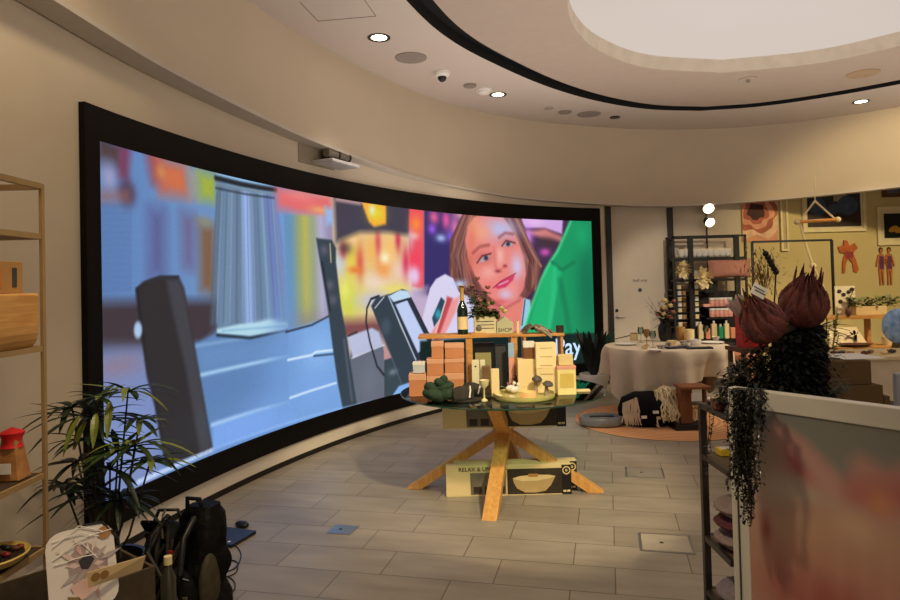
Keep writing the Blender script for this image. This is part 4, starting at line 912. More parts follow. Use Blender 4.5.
# pet bowl / grey oval thing on rug
q = A(606,430,0); t = thing('oval_foot_bath','grey oval basin with dark slot lying on the rug','basin',(q.x,q.y+.2,.0125))
MB().lathe([(.2,0),(.235,.02),(.24,.07),(.225,.095),(.2,.095),(.19,.06),(.001,.055)],40,sx=1,sy=.8).build('basin', mat('grey_enamel',(120,122,122),.35), t, smooth=True)
MB().box((0,-.01,.092),(.26,.05,.012)).build('dark_slot', BLK, t, bevel=.004)
# wooden stand with card
q = A(690,432,0); t = thing('wooden_plinth','dark walnut stand with black foot and small price card beside the rug','display stand',(q.x+.02,q.y+.12,.0125))
MB().box((0,0,.03),(.32,.24,.06)).build('foot', BLK, t, bevel=.004); MB().box((-.02,.02,.24),(.12,.14,.36)).build('column', mat('walnut',(128,76,40),.5,var=.2), t, bevel=.003)
MB().box((.06,0,.43),(.3,.26,.025)).build('top', mat('walnut',(128,76,40)), t, bevel=.003)
MB().box((.05,-.135,.34),(.1,.004,.08)).build('price_card', WHITE, t)
# wall plant in white pot
q = D(594,385,8.95); t = thing('potted_plant','dark strap leaved plant in a white pot below the screen corner','plant',(q.x,8.95,0))
MB().lathe([(.13,0),(.17,.02),(.2,.27),(.19,.29),(.17,.29),(.16,.24),(.001,.23)],32).build('pot', WHITE, t, smooth=True)
b = MB(); random.seed(8)
for k in range(34):
    a = 2*PI*k/22*1.6; e = random.uniform(1.6,5); s0 = Vector((.03*math.cos(a),.03*math.sin(a),.25)); b.leaf(s0,(math.cos(a)*.8+.12,math.sin(a),e),random.uniform(.4,.8),.1,.12,seg=8)
b.tube([(0,0,.25),(.08,0,.55),(.2,0,.73)],.01,6); b.leaf((.2,0,.73),(1,0,.16),.6,.1,-.05); b.leaf((.05,0,.4),(.6,-.3,.9),.5,.09,.3)
b.build('leaves', mat('near_black_leaf',(16,26,20),.4,var=.3), t)
# ------------------------------------------------------------------ black shelving unit (far)
dS = 9.75
xa, xb = D(674,300,dS).x, D(748,300,dS).x; zt = zz(700,235.5,dS)
t = thing('shelving_unit','tall black metal shelving unit with beauty products by the door','shelf',((xa+xb)/2,dS+.14,0)); W = xb-xa; cx_ = (xa+xb)/2
for x in (-W/2+.015, W/2-.015):
    for y in (-.14,.14): MB().box((x,y,zt/2),(.03,.03,zt)).build('post', BLACKM, t)
for px in (691.5,737.5): MB().box((D(px,300,dS).x-cx_,-.16,zt/2),(.075,.04,zt)).build('upright_panel', BLACKM, t)
MB().box((0,-.14,zt-.015),(W,.03,.03)).box((0,.14,zt-.015),(W,.03,.03)).build('top_rail', BLACKM, t)
zs = [zz(700,257.5,dS), zz(715,278.5,dS), zz(715,339,dS), zz(715,317,dS), zz(715,306.5,dS), .35]
for k, z in enumerate(zs): 
    x0_, w_ = (0,W-.06) if k in (0,1,2,5) else ((D(721,300,dS).x-cx_), D(736,300,dS).x-D(706,300,dS).x)
    MB().box((x0_,0,z-.02),(w_,.30,.04 if k in (0,1) else .025)).build('shelf_board', BLACKM, t)
MB().box((0,.15,zz(715,325,dS)-.0),(W-.07,.012,1.0)).build('back_panel', mat('shelf_back',(36,32,30),.7), t)
MB().box((D(710,300,dS).x-cx_,.0,(zs[2]-.03)/2),(W-.3,.24,zs[2]-.05)).build('lower_cabinet', mat('cabinet_dark',(52,46,40),.6), t)
zsh = lambda k: zs[k]+.001
# cups on the top shelf
cup0 = None; xs = np.linspace(684,731,9)
for i, px in enumerate(xs):
    x = D(px,300,dS).x
    if cup0 is None:
        cup0 = thing('bowl','small white bowl in the row along the top of the black shelving','bowl',(x,dS+.05,zsh(0)),0,'white bowls on the top shelf')
        MB().lathe([(.02,0),(.05,.03),(.065,.12),(.058,.12),(.045,.035),(.001,.02)],20).build('body', WHITE, cup0, smooth=True); MB().lathe([(.058,.1),(.062,.1),(.062,.13),(.058,.13)],20).build('rim', CREAM, cup0, smooth=True)
    else:
        c = copy_tree(cup0); c.location = (x,dS+.05,zsh(0))
# faux cream flowers
for px0, px1, py0, py1, lb in ((675,689,262,278,'cream ruffled flower bunch at the left end of the second shelf'),(695,711,266,289,'larger cream ruffled flower hanging in front of the second shelf')):
    c0 = D((px0+px1)/2,(py0+py1)/2,dS-.28 if px0 > 690 else dS+.0); R_ = (px1-px0)/2/650*dS
    f = MB(); random.seed(int(px0))
    for k in range(60):
        v = Vector((random.gauss(0,1),random.gauss(0,1)*.6,random.gauss(0,1))).normalized(); f.leaf(v*R_*.4+Vector((0,0,random.uniform(-1,1)*R_*.4)),v,R_*.8,R_*.7,.1,.3)
    if px0 > 690: pos = (c0.x,dS-.3,c0.z)
    else: pos = (c0.x,dS-.05,zsh(1)+R_*1.25)
    t = thing('paper_flower', lb, 'artificial flower', pos, 0, 'cream paper flowers'); f.build('petals', FLOWC, t)
    b = MB(); b.sph((0,0,0),R_*.4); b.build('core', FLOWC, t, smooth=True)
    if px0 > 690: MB().tube([(0,0,0),(0,.12,.1),(0,.1,zsh(1)+.0-c0.z if zsh(1)>c0.z else .12)],.008,6).build('stem', STEM, t)
    else: MB().cyl((0,0,-R_*1.25),.02,R_).build('stem', STEM, t)
# pillow
c0 = D(722,268,dS); t = thing('cushion','dusty pink cushion lying on the second shelf','cushion',(c0.x+.12,dS+.03,zsh(1)),0)
b = MB(); vs = []; n1 = 14
for sgn in (1,-1):
    for i in range(n1+1):
        for j in range(n1+1):
            u, v = i/n1*2-1, j/n1*2-1; vs.append((u*.33*(1-.06*(1-v*v)), sgn*.11*((1-u**4)*(1-v**4))**.6, .145+v*.145*(1-.06*(1-u*u))))
n2 = (n1+1)**2
fs = [(o_+i*(n1+1)+j,o_+(i+1)*(n1+1)+j,o_+(i+1)*(n1+1)+j+1,o_+i*(n1+1)+j+1) for o_ in (0,n2) for i in range(n1) for j in range(n1)]
b.add(vs, fs); b.build('cover', mat('dusty_pink_cloth',(178,124,106),.9,var=.06,scale=30), t, smooth=True)
# product rows
def row(name, label, cat, pxs, d, z0, fn, group):
    base = None
    for px in pxs:
        x = D(px,300,d).x
        if base is None: base = fn(thing(name,label,cat,(x,d,z0),0,group))
        else: c = copy_tree(base); c.location = (x,d,z0)
def pot(t):
    MB().lathe([(.035,0),(.04,.01),(.04,.085),(.03,.1)],16).build('jar', mat('pink_jar',(210,150,138),.4), t, smooth=True); MB().cyl((0,0,.1),.04,.03,16).build('lid', WHITE, t, smooth=True); return t
row('cosmetic_jar','pink jar with white lid on the upper of two jar rows','jar',[711.5,716,720.5,725,729.5],dS-.0,zs[4]+.001,pot,'pink jars, upper row')
row('cosmetic_jar','pink jar with white lid on the lower of two jar rows','jar',[711.5,716,720.5,725,729.5],dS-.0,zs[3]+.001,pot,'pink jars, lower row')
for px, m_, m2, h, w_, lb in ((700,CREAM,WHITE,.26,.075,'tall cream bottle at the left end of the bottle row'),(707,mat('peach_bottle',(228,150,116),.4),WHITE,.19,.07,'peach bottle between two cream bottles'),(713.5,CREAM,WHITE,.27,.08,'tall cream bottle beside the green one'),(720,mat('green_bottle',(40,150,100),.4),WHITE,.22,.07,'only green bottle in the bottle row'),(726,CREAM,WHITE,.27,.07,'tall cream bottle right of the green one'),(732,mat('peach_bottle',(228,150,116)),BLK,.2,.07,'peach bottle with black cap near the right upright'),(741,WHITE,WHITE,.22,.05,'slim white bottle at the right end of the row')):
    x = D(px,300,dS).x; t = thing('bottle', lb, 'bottle', (x,dS+.02,zs[2]+.001),0,'bottles on the lower shelf')
    MB().box((0,0,h*.42),(w_,.06,h*.84)).build('bottle_body', m_, t, bevel=.012); MB().cyl((0,0,h*.84),.016,h*.16,14).build('cap', m2, t, smooth=True)
i_ = 0
nz_ = [zz(684,y_,dS) for y_ in (289,295,301,306.5,312,319,326.5)]
for r_i, z in enumerate(nz_):
    ledge = MB(); 
    o = MB().box((D(687,300,dS).x-cx_, -.0, z-.012),(D(703,300,dS).x-D(675,300,dS).x,.2,.014)).build('small_ledge', BLACKM, bpy.data.objects['shelving_unit'])
    for c_i, px in enumerate((681.5,686.0,698.5)):
        m_ = [CREAM,BROWN,WHITE,KRAFT][(r_i*2+c_i) % 4]
        t = thing('product_tin', ['cream and brown tin on the leftmost narrow shelf column','tin beside it in the narrow shelf column','tin in the narrow column right of the black upright'][c_i]+', '+['topmost row','second row from the top','third row from the top','middle row','third row from the bottom','second row from the bottom','lowest row'][r_i], 'tin', (D(px,300,dS).x,dS+.09,z-.0045),0,'small tins on narrow ledges')
        MB().box((0,0,.026),(.055,.05,.052)).build('tin_body', m_, t, bevel=.004); MB().box((0,0,.058),(.058,.053,.012)).build('lid', [WHITE,KRAFT,CREAM][c_i], t)
c0 = D(713.5,285,dS); t = thing('picture_card','small black picture card with a green plant print on the shelf','picture',(c0.x,dS+.1,zz(713,293,dS)),0)
hgt = zz(713,280,dS)-zz(713,293,dS); MB().box((0,0,hgt/2),(.2,.02,hgt)).build('card', BLK, t); b = MB()
for k in range(7): b.leaf((0,-.014,.05),((k-3)*.3,0,1),.1,.02,0)
b.build('plant_print', LEAF, t)
tag(MB().box((0,0,.02),(.1,.06,.04)).build('price_holder', PINKC, loc=(D(706.5,300,dS).x,dS+.03,zs[4]+.001+.14)), 'small pink card above the upper jar row', 'card')
bpy.data.objects['price_holder'].location = (D(706,300,dS).x,dS+.0,zs[4]+.001)
# standing lamp with two round heads behind the shelf
q = D(707,240,BY-.1); t = thing('spot_lamp','slim black pole lamp with two glowing round heads above the shelving','lamp',(q.x,BY-.1,0))
MB().cyl((0,0,0),.012,zz(707,208,BY-.14)).build('pole', BLACKM, t); MB().cyl((0,0,0),.08,.02).build('foot', BLACKM, t)
LG = mat('spot_glow',(255,236,200),.5,emit=4,var=0)
for px, py, r, tl_ in ((708,207.5,.085,0),(709,221.5,.075,.35)):
    c0 = D(px,py,BY-.21); h_ = MB().lathe([(.001,.06),(r*.8,.06),(r,.02),(r,-.02)],24,(c0.x-q.x,-.11,c0.z),M=RY(-tl_)@RX(-.9)).build('lamp_head', BLACKM if py > 215 else mat('grey_head',(120,112,100),.5), t, smooth=True)
    MB().lathe([(.001,-.05),(r*.9,-.05),(r*.95,-.021),(.001,-.021)],24,(c0.x-q.x,-.11,c0.z),M=RY(-tl_)@RX(-.9)).build('glowing_disc', LG, h_, smooth=True)
    MB().tube([(0,0,c0.z-.02),(c0.x-q.x,-.1,c0.z)],.008,6).build('arm', BLACKM, t)
# ------------------------------------------------------------------ pictures on the back wall
def wallpic(name, px0, px1, py0, py1, label, framem, art, fw=.05, d=None, group='framed pictures on the yellow wall', cat='picture', matw=.0):
    d = d or BY-.015; a, c = D(px0,py0,d), D(px1,py1,d); w = c.x-a.x; h = a.z-c.z; t = thing(name,label,cat,((a.x+c.x)/2,d,c.z+h/2),0,group)
    b = MB(); 
    for x, z, sx, sz in ((0,h/2-fw/2,w,fw),(0,-h/2+fw/2,w,fw),(-w/2+fw/2,0,fw,h-2*fw),(w/2-fw/2,0,fw,h-2*fw)): b.box((x,-.015,z),(sx,.03,sz))
    if fw: b.build('frame', framem, t)
    MB().box((0,-.004,0),(w-2*fw,.008,h-2*fw)).build('mount', mat('picture_mount',(222,208,170),.7), t)
    art(t, w-2*fw-2*matw, h-2*fw-2*matw); return t
RINGP = [mat('poppy_dark',(70,36,30),.7,var=.3), mat('poppy_rose',(176,96,74),.7,var=.2), mat('poppy_peach',(222,158,124),.7,var=.15), mat('poppy_cream',(236,194,160),.7,var=.15)]
def petal_art(t, w, h):
    a = MB().box((0,-.010,0),(w,.004,h)).build('print', RINGP[2], t)
    for k, (r, m_) in enumerate(((.42,RINGP[3]),(.33,RINGP[1]),(.26,RINGP[2]),(.19,RINGP[1]),(.13,RINGP[0]))):
        pts = []; 
        for i in range(36):
            an = 2*PI*i/36; rr = r*(1+.1*math.sin(an*5+k)+.05*math.sin(an*9+2*k)); x = -.06+rr*math.cos(an)*1.05; z = .1+rr*math.sin(an); pts.append((max(-w/2,min(w/2,x)), max(-h/2,min(h/2,z))))
        MB().prism(pts,.001,Matrix.Translation((0,-.0135-k*.0012,0))).build('petal_shape', m_, a)
wallpic('flower_poster',741,778,195,241,'large unframed close-up flower print at the left of the yellow wall',CREAM,petal_art,0,BY-.012,None)
IV = mat('ivory_frame',(232,216,170),.5)
def empty_art(t,w,h): MB().box((0,-.010,0),(w,.004,h)).build('print', mat('pale_olive_print',(196,178,130),.7), t)
wallpic('framed_picture',779,788.5,194,251,'narrow visible strip of a tall cream frame beside the flower print',IV,empty_art,.03)
def night_art(t,w,h):
    a = MB().box((0,-.010,0),(w,.004,h)).build('print', mat('photo_navy',(38,40,48),.5,var=.3), t)
    MB().box((0,-.0135,-h*.3),(w,.002,h*.35)).build('ground', mat('photo_brown',(52,36,26),.5,var=.3), a)
    MB().sph((-w*.3,-.0135,.02),(w*.16,.003,h*.25)).sph((w*.25,-.0135,.03),(w*.2,.003,h*.27)).sph((0,-.0135,-.02),(w*.14,.003,h*.15)).build('shapes', mat('photo_blue',(60,76,104),.5,var=.3), a)
    MB().box((w*.12,-.013,h*.3),(w*.25,.002,h*.25)).build('sky_patch', mat('photo_sky',(150,146,120),.5,var=.3), a)
wallpic('framed_picture',801,866,185,231,'large cream framed dark blue photo behind the hanging wooden bars',IV,night_art,.05,matw=.03)
def fruit_art(t,w,h):
    a = MB().box((0,-.010,0),(w,.004,h)).build('print', BLK, t); b = MB()
    for k in range(5): b.sph((-.02+(k-2)*.09,-.0135,-.05-.02*(k%2)),(.08,.003,.045),M=RY((k-2)*.2))
    b.build('yellow_fruit', mat('banana_yellow',(214,160,50),.5), a)
wallpic('framed_picture',876,935,207,244,'cream framed black picture of yellow fruit at the right edge',IV,fruit_art,.05,matw=.06)
def sea_art(t,w,h): MB().box((0,-.010,0),(w,.004,h)).build('print', mat('photo_greyblue',(96,104,120),.5,var=.3), t)
wallpic('framed_picture',881,940,178,196,'brown framed grey picture cut off at the top right corner',BROWN,sea_art,.06)
# figure cut-outs on the wall
def cutout(px, py0, py1, label, parts, group):
    d = BY-.03; a, c = D(px,py0,d), D(px,py1,d); h = a.z-c.z; t = thing('figure_cutout', label, 'wall figure', (a.x,d,c.z), 0, group)
    for nm, pts, m_ in parts: 
        MB().prism([(x*h,z*h) for x, z in pts],.02,Matrix.Translation((0,0 if nm not in('swimsuit','hair') else -.004,0))).build(nm, m_, t, bevel=.003)
SKIN = mat('cutout_skin',(184,112,62),.7,var=.15); SUIT = mat('cutout_suit',(100,50,84),.7,var=.2); HAIR = mat('cutout_hair',(60,30,24),.8)
def body(x0, mir=1):
    f = lambda l: [(x0+mir*x,z) for x, z in l]
    return [('figure', f([(-.04,0),(-.005,0),(.0,.25),(.01,.42),(.03,.25),(.04,.0),(.075,0),(.075,.25),(.08,.45),(.065,.6),(.09,.68),(.13,.6),(.15,.5),(.17,.52),(.14,.66),(.08,.8),(.035,.83),(.05,.87),(.05,.94),(.02,.98),(-.015,.95),(-.015,.87),(.005,.83),(-.06,.8),(-.1,.66),(-.13,.5),(-.1,.48),(-.07,.6),(-.045,.68),(-.03,.6),(-.06,.45),(-.05,.25)]),SKIN),
            ('swimsuit', f([(-.05,.42),(.08,.42),(.065,.6),(.07,.76),(-.04,.76),(-.03,.6)]),SUIT), ('hair', f([(-.03,.88),(-.03,.97),(.01,1.0),(.055,.98),(.06,.9),(.045,.95),(-.01,.95)]),HAIR)]
cutout(885,247,285,'wall cut-out of two people in purple swimsuits standing together', body(-.12)+body(.12,-1), 'small figure cut-outs on the wall')
cutout(848,240,273,'orange wall cut-out figure leaning with arms out, left of the swimsuit pair', [('figure',[(-.2,0),(-.12,0),(-.08,.3),(0,.45),(.12,.3),(.14,.05),(.24,0),(.3,.1),(.22,.4),(.15,.6),(.3,.75),(.2,.9),(.05,.82),(-.02,.98),(-.12,1),(-.14,.85),(-.3,.8),(-.25,.62),(-.1,.6),(-.18,.35)],mat('cutout_orange',(190,100,50),.7,var=.3)),('swimsuit',[(-.1,.45),(.13,.45),(.16,.64),(-.1,.66)],mat('cutout_rust',(150,60,60),.7))], 'small figure cut-outs on the wall')
# hanging wooden bars with ropes
dH = 8.3; t = thing('hanging_bar_rack','wooden dowels hung on rope triangles in front of the yellow wall','hanging rack',D(815,225,dH))
o0 = Vector(t.location); HG = mat('pale_rope',(226,206,160),.8); P_ = lambda px, py, d=dH: D(px,py,d)-o0
MB().tube([P_(797,222),P_(838,219.5)],.022,10).build('dowel', OAK, t, smooth=True)
MB().tube([P_(815,201),P_(799,222)],.012,6).tube([P_(815,201),P_(836,220)],.012,6).tube([P_(815,201),P_(815,175)],.006,6).build('rope', HG, t, smooth=True)
MB().sph(P_(797,222),.035).sph(P_(838,219.5),.035).build('knot', HG, t, smooth=True)
MB().tube([P_(800,224),P_(806,245),P_(813,266)],.014,6).tube([P_(813,266),P_(824,288)],.014,6).build('lower_rope', HG, t, smooth=True); MB().sph(P_(813,266),.04).build('lower_knot', HG, t, smooth=True)
# thin black clothes frame
dF = 7.9; q0, q1 = D(752,242,dF), D(831.5,238,dF); t = thing('garment_rail','thin black rectangular metal frame standing before the yellow wall','clothes rail',((q0.x+q1.x)/2,dF,0)); cx_ = (q0.x+q1.x)/2
MB().beam((q0.x-cx_,0,q0.z),(q1.x-cx_,0,q0.z),.025,.025).build('top_bar', BLACKM, t)
for x in (q0.x-cx_, q1.x-cx_): MB().box((x,0,q0.z/2),(.025,.025,q0.z)).build('post', BLACKM, t)
for x in (q0.x-cx_, q1.x-cx_): MB().box((x,0,.0125),(.03,.4,.025)).build('foot', BLACKM, t)
# ------------------------------------------------------------------ wooden desk display at right
dD = 7.3
xa, xb = D(832,330,dD).x, D(897,330,dD).x; ztop = zz(850,317,dD)+.0; ztray = zz(850,347,dD)
t = thing('display_desk','open wooden desk display with slanted board below the yellow wall','display desk',((xa+xb)/2,dD+.25,0)); W = xb-xa; cx_ = (xa+xb)/2; CY = dD+.25
MB().box((0,.1,ztop-.02),(W,.3,.04)).build('top_shelf', HONEY, t, bevel=.003)
MB().box((0,-.02,ztray-.02),(W,.54,.04)).build('lower_shelf', HONEY, t, bevel=.003)
for s_ in (-1,1):
    for y in (-.25,.22): MB().box((s_*(W/2-.03),y,(ztray-.04)/2),(.05,.05,ztray-.04)).build('leg', HONEY, t)
    MB().box((s_*(W/2-.03),.22,(ztop+ztray)/2-.02),(.05,.05,ztop-ztray-.042)).build('support', HONEY, t)
MB().prism([(-.34,0),(.12,0),(.06,.23),(-.28,.23)],.012,Matrix.Translation((0,-.12,ztray+.002))@RX(-.5)).build('slanted_board', mat('ivory_board',(238,216,168),.6), t)
b = MB()
for k in range(12):
    a = k*2.4; b.leaf((-.06+.02*(k%4),-.1,ztray+.12),(math.cos(a),-.3,math.sin(a)),.07,.03,.1)
b.build('dried_leaf_decoration', LEAFD, t)
ZD = ztop+.001
def ond(px, y=dD+.33): return (D(px,300,y).x, y, ZD)
t = thing('white_card_board','ivory card with dark flower heads standing on the desk top','card',ond(845,dD+.42)); MB().box((0,0,.17),(.24,.012,.34)).build('card', mat('ivory_card2',(234,220,180),.7), t); b = MB()
for x, z in ((-.07,.28),(-.02,.24),(.04,.27),(.08,.3),(.05,.18),(-.06,.16),(.09,.1)): b.sph((x,-.012,z),(.026,.012,.022))
b.build('flower_print', mat('dark_plum',(60,44,40),.8), t)
t = thing('long_planter','wooden trough of leafy green plants on the desk top','plant',ond(868)); MB().box((0,0,.05),(.36,.12,.1)).build('trough', mat('pale_wood',(220,190,130),.6), t, bevel=.004); b = MB(); random.seed(21)
for k in range(150):
    x = random.uniform(-.2,.38); a = random.uniform(0,2*PI); b.leaf((x,random.uniform(-.05,.05),.09+random.uniform(0,.1)),(math.cos(a),math.sin(a)*.5,random.uniform(-.1,1)),random.uniform(.05,.12),.04,.4)
b.build('foliage', LEAFY, t); 
t = thing('dark_vase','tiny dark vase with a leafy twig before the ivory card','vase',ond(848,dD+.2)); MB().lathe([(.02,0),(.035,.03),(.03,.07),(.012,.09)],16).build('vase', BROWN, t, smooth=True); b = MB().tube([(0,0,.08),(.02,0,.2),(.08,0,.32)],.004,5)
for k in range(10): b.leaf((.01+.006*k,0,.12+.02*k),((-1)**k,-.2,.5),.06,.035,.2)
b.build('twig', LEAFD, t)
q = D(884,345,dD+.05); t = thing('wooden_bowl','pale wooden pot on the desk tray','bowl',(D(886,300,dD+.1).x,dD+.1,ztray+.001)); MB().lathe([(.045,0),(.06,.07),(.06,.1),(.052,.1),(.04,.02)],20).build('pot', CREAM, t, smooth=True)
t = thing('serving_tray','dark leaf shaped wooden tray on the desk lower shelf','tray',(D(852,300,dD+.05).x,dD+.03,ztray+.001)); MB().lathe([(.001,0),(.12,.0),(.17,.03),(.16,.034),(.11,.01),(.001,.01)],28,sx=1.2,sy=.6).build('tray', BROWN, t, smooth=True)
# tall plant left of desk
q = D(827,340,7.0); t = thing('tall_olive_plant','tall feathery olive plant left of the wooden desk','plant',(q.x,7.0,0)); MB().lathe([(.09,0),(.12,.3),(.11,.3),(.1,.05)],20).build('pot', BROWN, t, smooth=True); b = MB(); random.seed(4)
for k in range(16):
    a = random.uniform(0,2*PI); tip = Vector((.12*math.cos(a),.12*math.sin(a),random.uniform(.8,1.35))); b.tube([(0,0,.28),tip*.5+Vector((0,0,.2)),tip],.006,5,.003)
    for j in range(16): 
        p_ = Vector((0,0,.3)).lerp(tip,random.uniform(.3,1)); an = random.uniform(0,2*PI); b.leaf(p_,(math.cos(an),math.sin(an),.6),random.uniform(.05,.1),.02,.3)
b.build('foliage', LEAFY, t)
# round mirror / blue cushion chair
q = D(893,330,6.2); t = thing('armchair','olive armchair at the right edge holding a blue cushion','armchair',(q.x+.3,6.3,0)); OL = mat('olive_fabric',(104,88,52),.9,var=.1)
MB().box((0,0,.25),(.8,.7,.4)).build('seat', OL, t, bevel=.05,seg=4); MB().prism([(-.42,.0),(.4,0),(.4,.75),(.2,.82),(-.05,.72),(-.3,.5)],.14,Matrix.Translation((0,-.2,.42))).build('backrest', OL, t, bevel=.04,seg=3)
for s_ in (-1,1):
    for y in (-.28,.28): MB().cyl((s_*.33,y,0),.025,.06).build('leg', BROWN, t)
q = D(897,326,5.95); t = thing('cushion','round pale blue and pink patterned cushion on the olive armchair','cushion',(q.x+.02,5.96,q.z)); 
MB().sph((0,0,0),(.15,.06,.16),24,14).build('cover', mat('blue_pattern',(170,206,240),.8,c2=(96,130,190),scale=16), t, smooth=True); MB().sph((.09,-.03,.1),(.07,.045,.05)).build('pink_patch', mat('pink_cloth',(200,120,130),.8), t, smooth=True)
# shell/pebble row on white counter
dC = 5.35
x0c, x1c = D(826,360,dC).x, D(960,360,dC).x; zct = zz(870,357,dC)
t = thing('white_counter','long cream display counter in front of the wooden desk','counter',((x0c+x1c)/2,dC+.3,0)); MB().box((0,0,zct/2-.015),(x1c-x0c-.04,.56,zct-.03)).build('body', mat('counter_cream',(214,196,166),.6), t, bevel=.004); MB().box((0,0,zct-.015),(x1c-x0c,.6,.03)).build('top', mat('counter_top',(224,200,150),.5), t, bevel=.003)
random.seed(9)
for k in range(11):
    px = 832+k*6.6; m_ = [BROWN,DARKG,KRAFT,CREAM][k%4]; t = thing('pebble', ['brown','dark','tan','cream'][k%4]+' small decorative stone in the row on the cream counter', 'stone', (D(px,300,dC+.2).x,dC+.2+random.uniform(-.06,.06),zct+.001),0,'stones on the cream counter: '+['brown','dark','tan','cream'][k%4]); MB().sph((0,0,.018),(.032,.024,.018)).build('stone_body', m_, t, smooth=True); MB().sph((.01,0,.034),(.014,.012,.01)).build('highlight_top', CREAM, t, smooth=True)
# cartons
dK = 4.05; zk = .74
t = thing('low_stand','dark low bench holding the stacked brown cartons','bench',(D(852,300,dK).x,dK+.28,0)); bw = D(905,400,dK).x-D(800,400,dK).x
MB().box((0,0,zk-.02),(bw,.5,.04)).build('top', mat('bench_dark',(70,58,44),.7), t)
for sx in (-1,1):
    for sy in (-1,1): MB().box((sx*(bw/2-.03),sy*.21,(zk-.04)/2),(.04,.04,zk-.04)).build('leg', BLACKM, t)
kz = zk+.001
def carton(px0, px1, pyt, d, dep, z0, lb):
    a, c = D(px0,pyt,d), D(px1,pyt,d); h = (a.z+c.z)/2-z0; t = thing('carton', lb, 'carton', ((a.x+c.x)/2,d+dep/2,z0),0,'brown cartons on the dark bench'); MB().box((0,0,h/2),(c.x-a.x,dep,h)).build('box', BROWNC, t, bevel=.003); MB().box((0,0,h+.0012),(c.x-a.x-.01,.05,.002)).build('tape', mat('parcel_tape',(150,140,124),.3), t); return z0+h
zt1 = carton(812,883,386,dK,.4,kz,'wide lower brown carton on the dark bench')
carton(828,871,361,dK+.02,.36,zt1+.003,'upper brown carton stacked on the wide one'); carton(884,890,396,dK,.3,kz,'narrow brown carton at the right end of the bench')
zk2 = zz(850,361,dK+.02)+.0045; tag(MB().box((0,0,.002),(.27,.3,.004)).build('paper_sheet', WHITE, loc=(D(851,361,dK+.2).x,dK+.2,zk2)), 'white paper sheet lying on the upper brown carton', 'paper')
q = D(896,400,3.4); t = thing('grey_monitor','back of a pale grey tablet screen at the right edge','tablet',(D(904,300,3.4).x,3.4,.0)); MB().box((0,0,zz(896,392,3.4)-.01),(.14,.03,.22)).build('screen_back', mat('pale_grey_plastic',(150,152,158),.4), t, bevel=.01); MB().cyl((0,0,0),.015,zz(896,392,3.4)-.1).build('stand', METAL, t); MB().cyl((0,0,0),.1,.015).build('foot', METAL, t)
# red gift bag with tissue
dG = 5.2
q = D(751,330,dG); zb = 1.0; t = thing('side_table','slim dark side table behind the protea holding the red gift bag','side table',(q.x,dG,0)); MB().box((0,0,zb-.015),(.3,.3,.03)).build('top', BROWN, t)
for sx in (-1,1):
    for sy in (-1,1): MB().box((sx*.12,sy*.12,(zb-.03)/2),(.03,.03,zb-.03)).build('leg', BROWN, t)
q = D(751,330,dG); t = thing('gift_bag','red gift bag stuffed with green, yellow and white tissue','gift bag',(q.x,dG,zb+.001)); hb = zz(744,316,dG)-zb; MB().box((0,0,hb/2),(.19,.12,hb),taper=1.05).build('bag', RED, t, bevel=.003)
for x, m_, s_ in ((-.08,mat('pale_tissue',(222,190,186),.7),.06),(-.06,WHITE,.06),(-.04,GREEN,.06),(-.01,YEL,.05)):
    f = MB(); 
    for k in range(14): a = k*2.4; f.leaf((x,0,hb-.03),(math.cos(a)*.4-.45,math.sin(a)*.5,1),.17+.03*(k%3),.07,.1)
    f.build('tissue', m_, t)
# dried bouquet behind protea
dB = 4.84; q = D(768,300,dB); t = thing('dried_bouquet','tall brown dried pampas bouquet with a black beaded stick','dried flowers',(q.x,dB,0)); MB().lathe([(.1,0),(.13,.2),(.1,.6),(.07,.8),(.08,.85),(.07,.85)],24).build('floor_vase', BROWN, t, smooth=True)
b = MB(); random.seed(13); PAM = mat('dried_pampas',(150,118,76),.95,var=.3)
c0 = D(762,272,dB)-Vector(t.location)
for k in range(420):
    v = Vector((random.gauss(0,.075),random.gauss(0,.05),random.gauss(0,.09))); d_ = Vector((random.gauss(0,1),random.gauss(0,1),random.gauss(.8,1))).normalized(); b.leaf(c0+v,d_,.05,.008,.2,seg=2)
for k in range(10): b.tube([(0,0,.8),c0*.7+Vector((0,0,.3)),c0+Vector((random.gauss(0,.05),0,random.gauss(0,.05)))],.003,4)
b.build('dried_grass', PAM, t)
p0, p1 = D(763,249,dB-.1)-Vector(t.location), D(776,272,dB-.1)-Vector(t.location); b = MB().tube([p0,p1,p1.lerp(Vector((0,0,.85)),.6),Vector((0,0,.8))],.006,6)
for k in range(6): b.sph(p0.lerp(p1,.2+k*.16),.022,10,7)
b.build('beaded_stick', BLK, t, smooth=True)
# ------------------------------------------------------------------ right foreground: flower print panel, rack, vase, ivy, protea
zp = zz(757,391,2.58); pa_, pb_2 = D(757,391,2.58), A(900,409,zp); e = (pb_2-pa_); e.z = 0; e.normalize(); nrm = Vector((e.y,-e.x,0)); lw = D(733,560,2.62); pc0 = pa_.copy(); pc0.z = 0
for _i in range(60):
    if (pc0.x/pc0.y) > lw.x/lw.y: pc0 = pc0-e*.005; LP = 1.7; ang = math.atan2(e.y,e.x)
t = thing('flower_print_panel','large white framed panel printed with a blurred pink and orange flower','display panel',(pc0.x,pc0.y,0),ang)
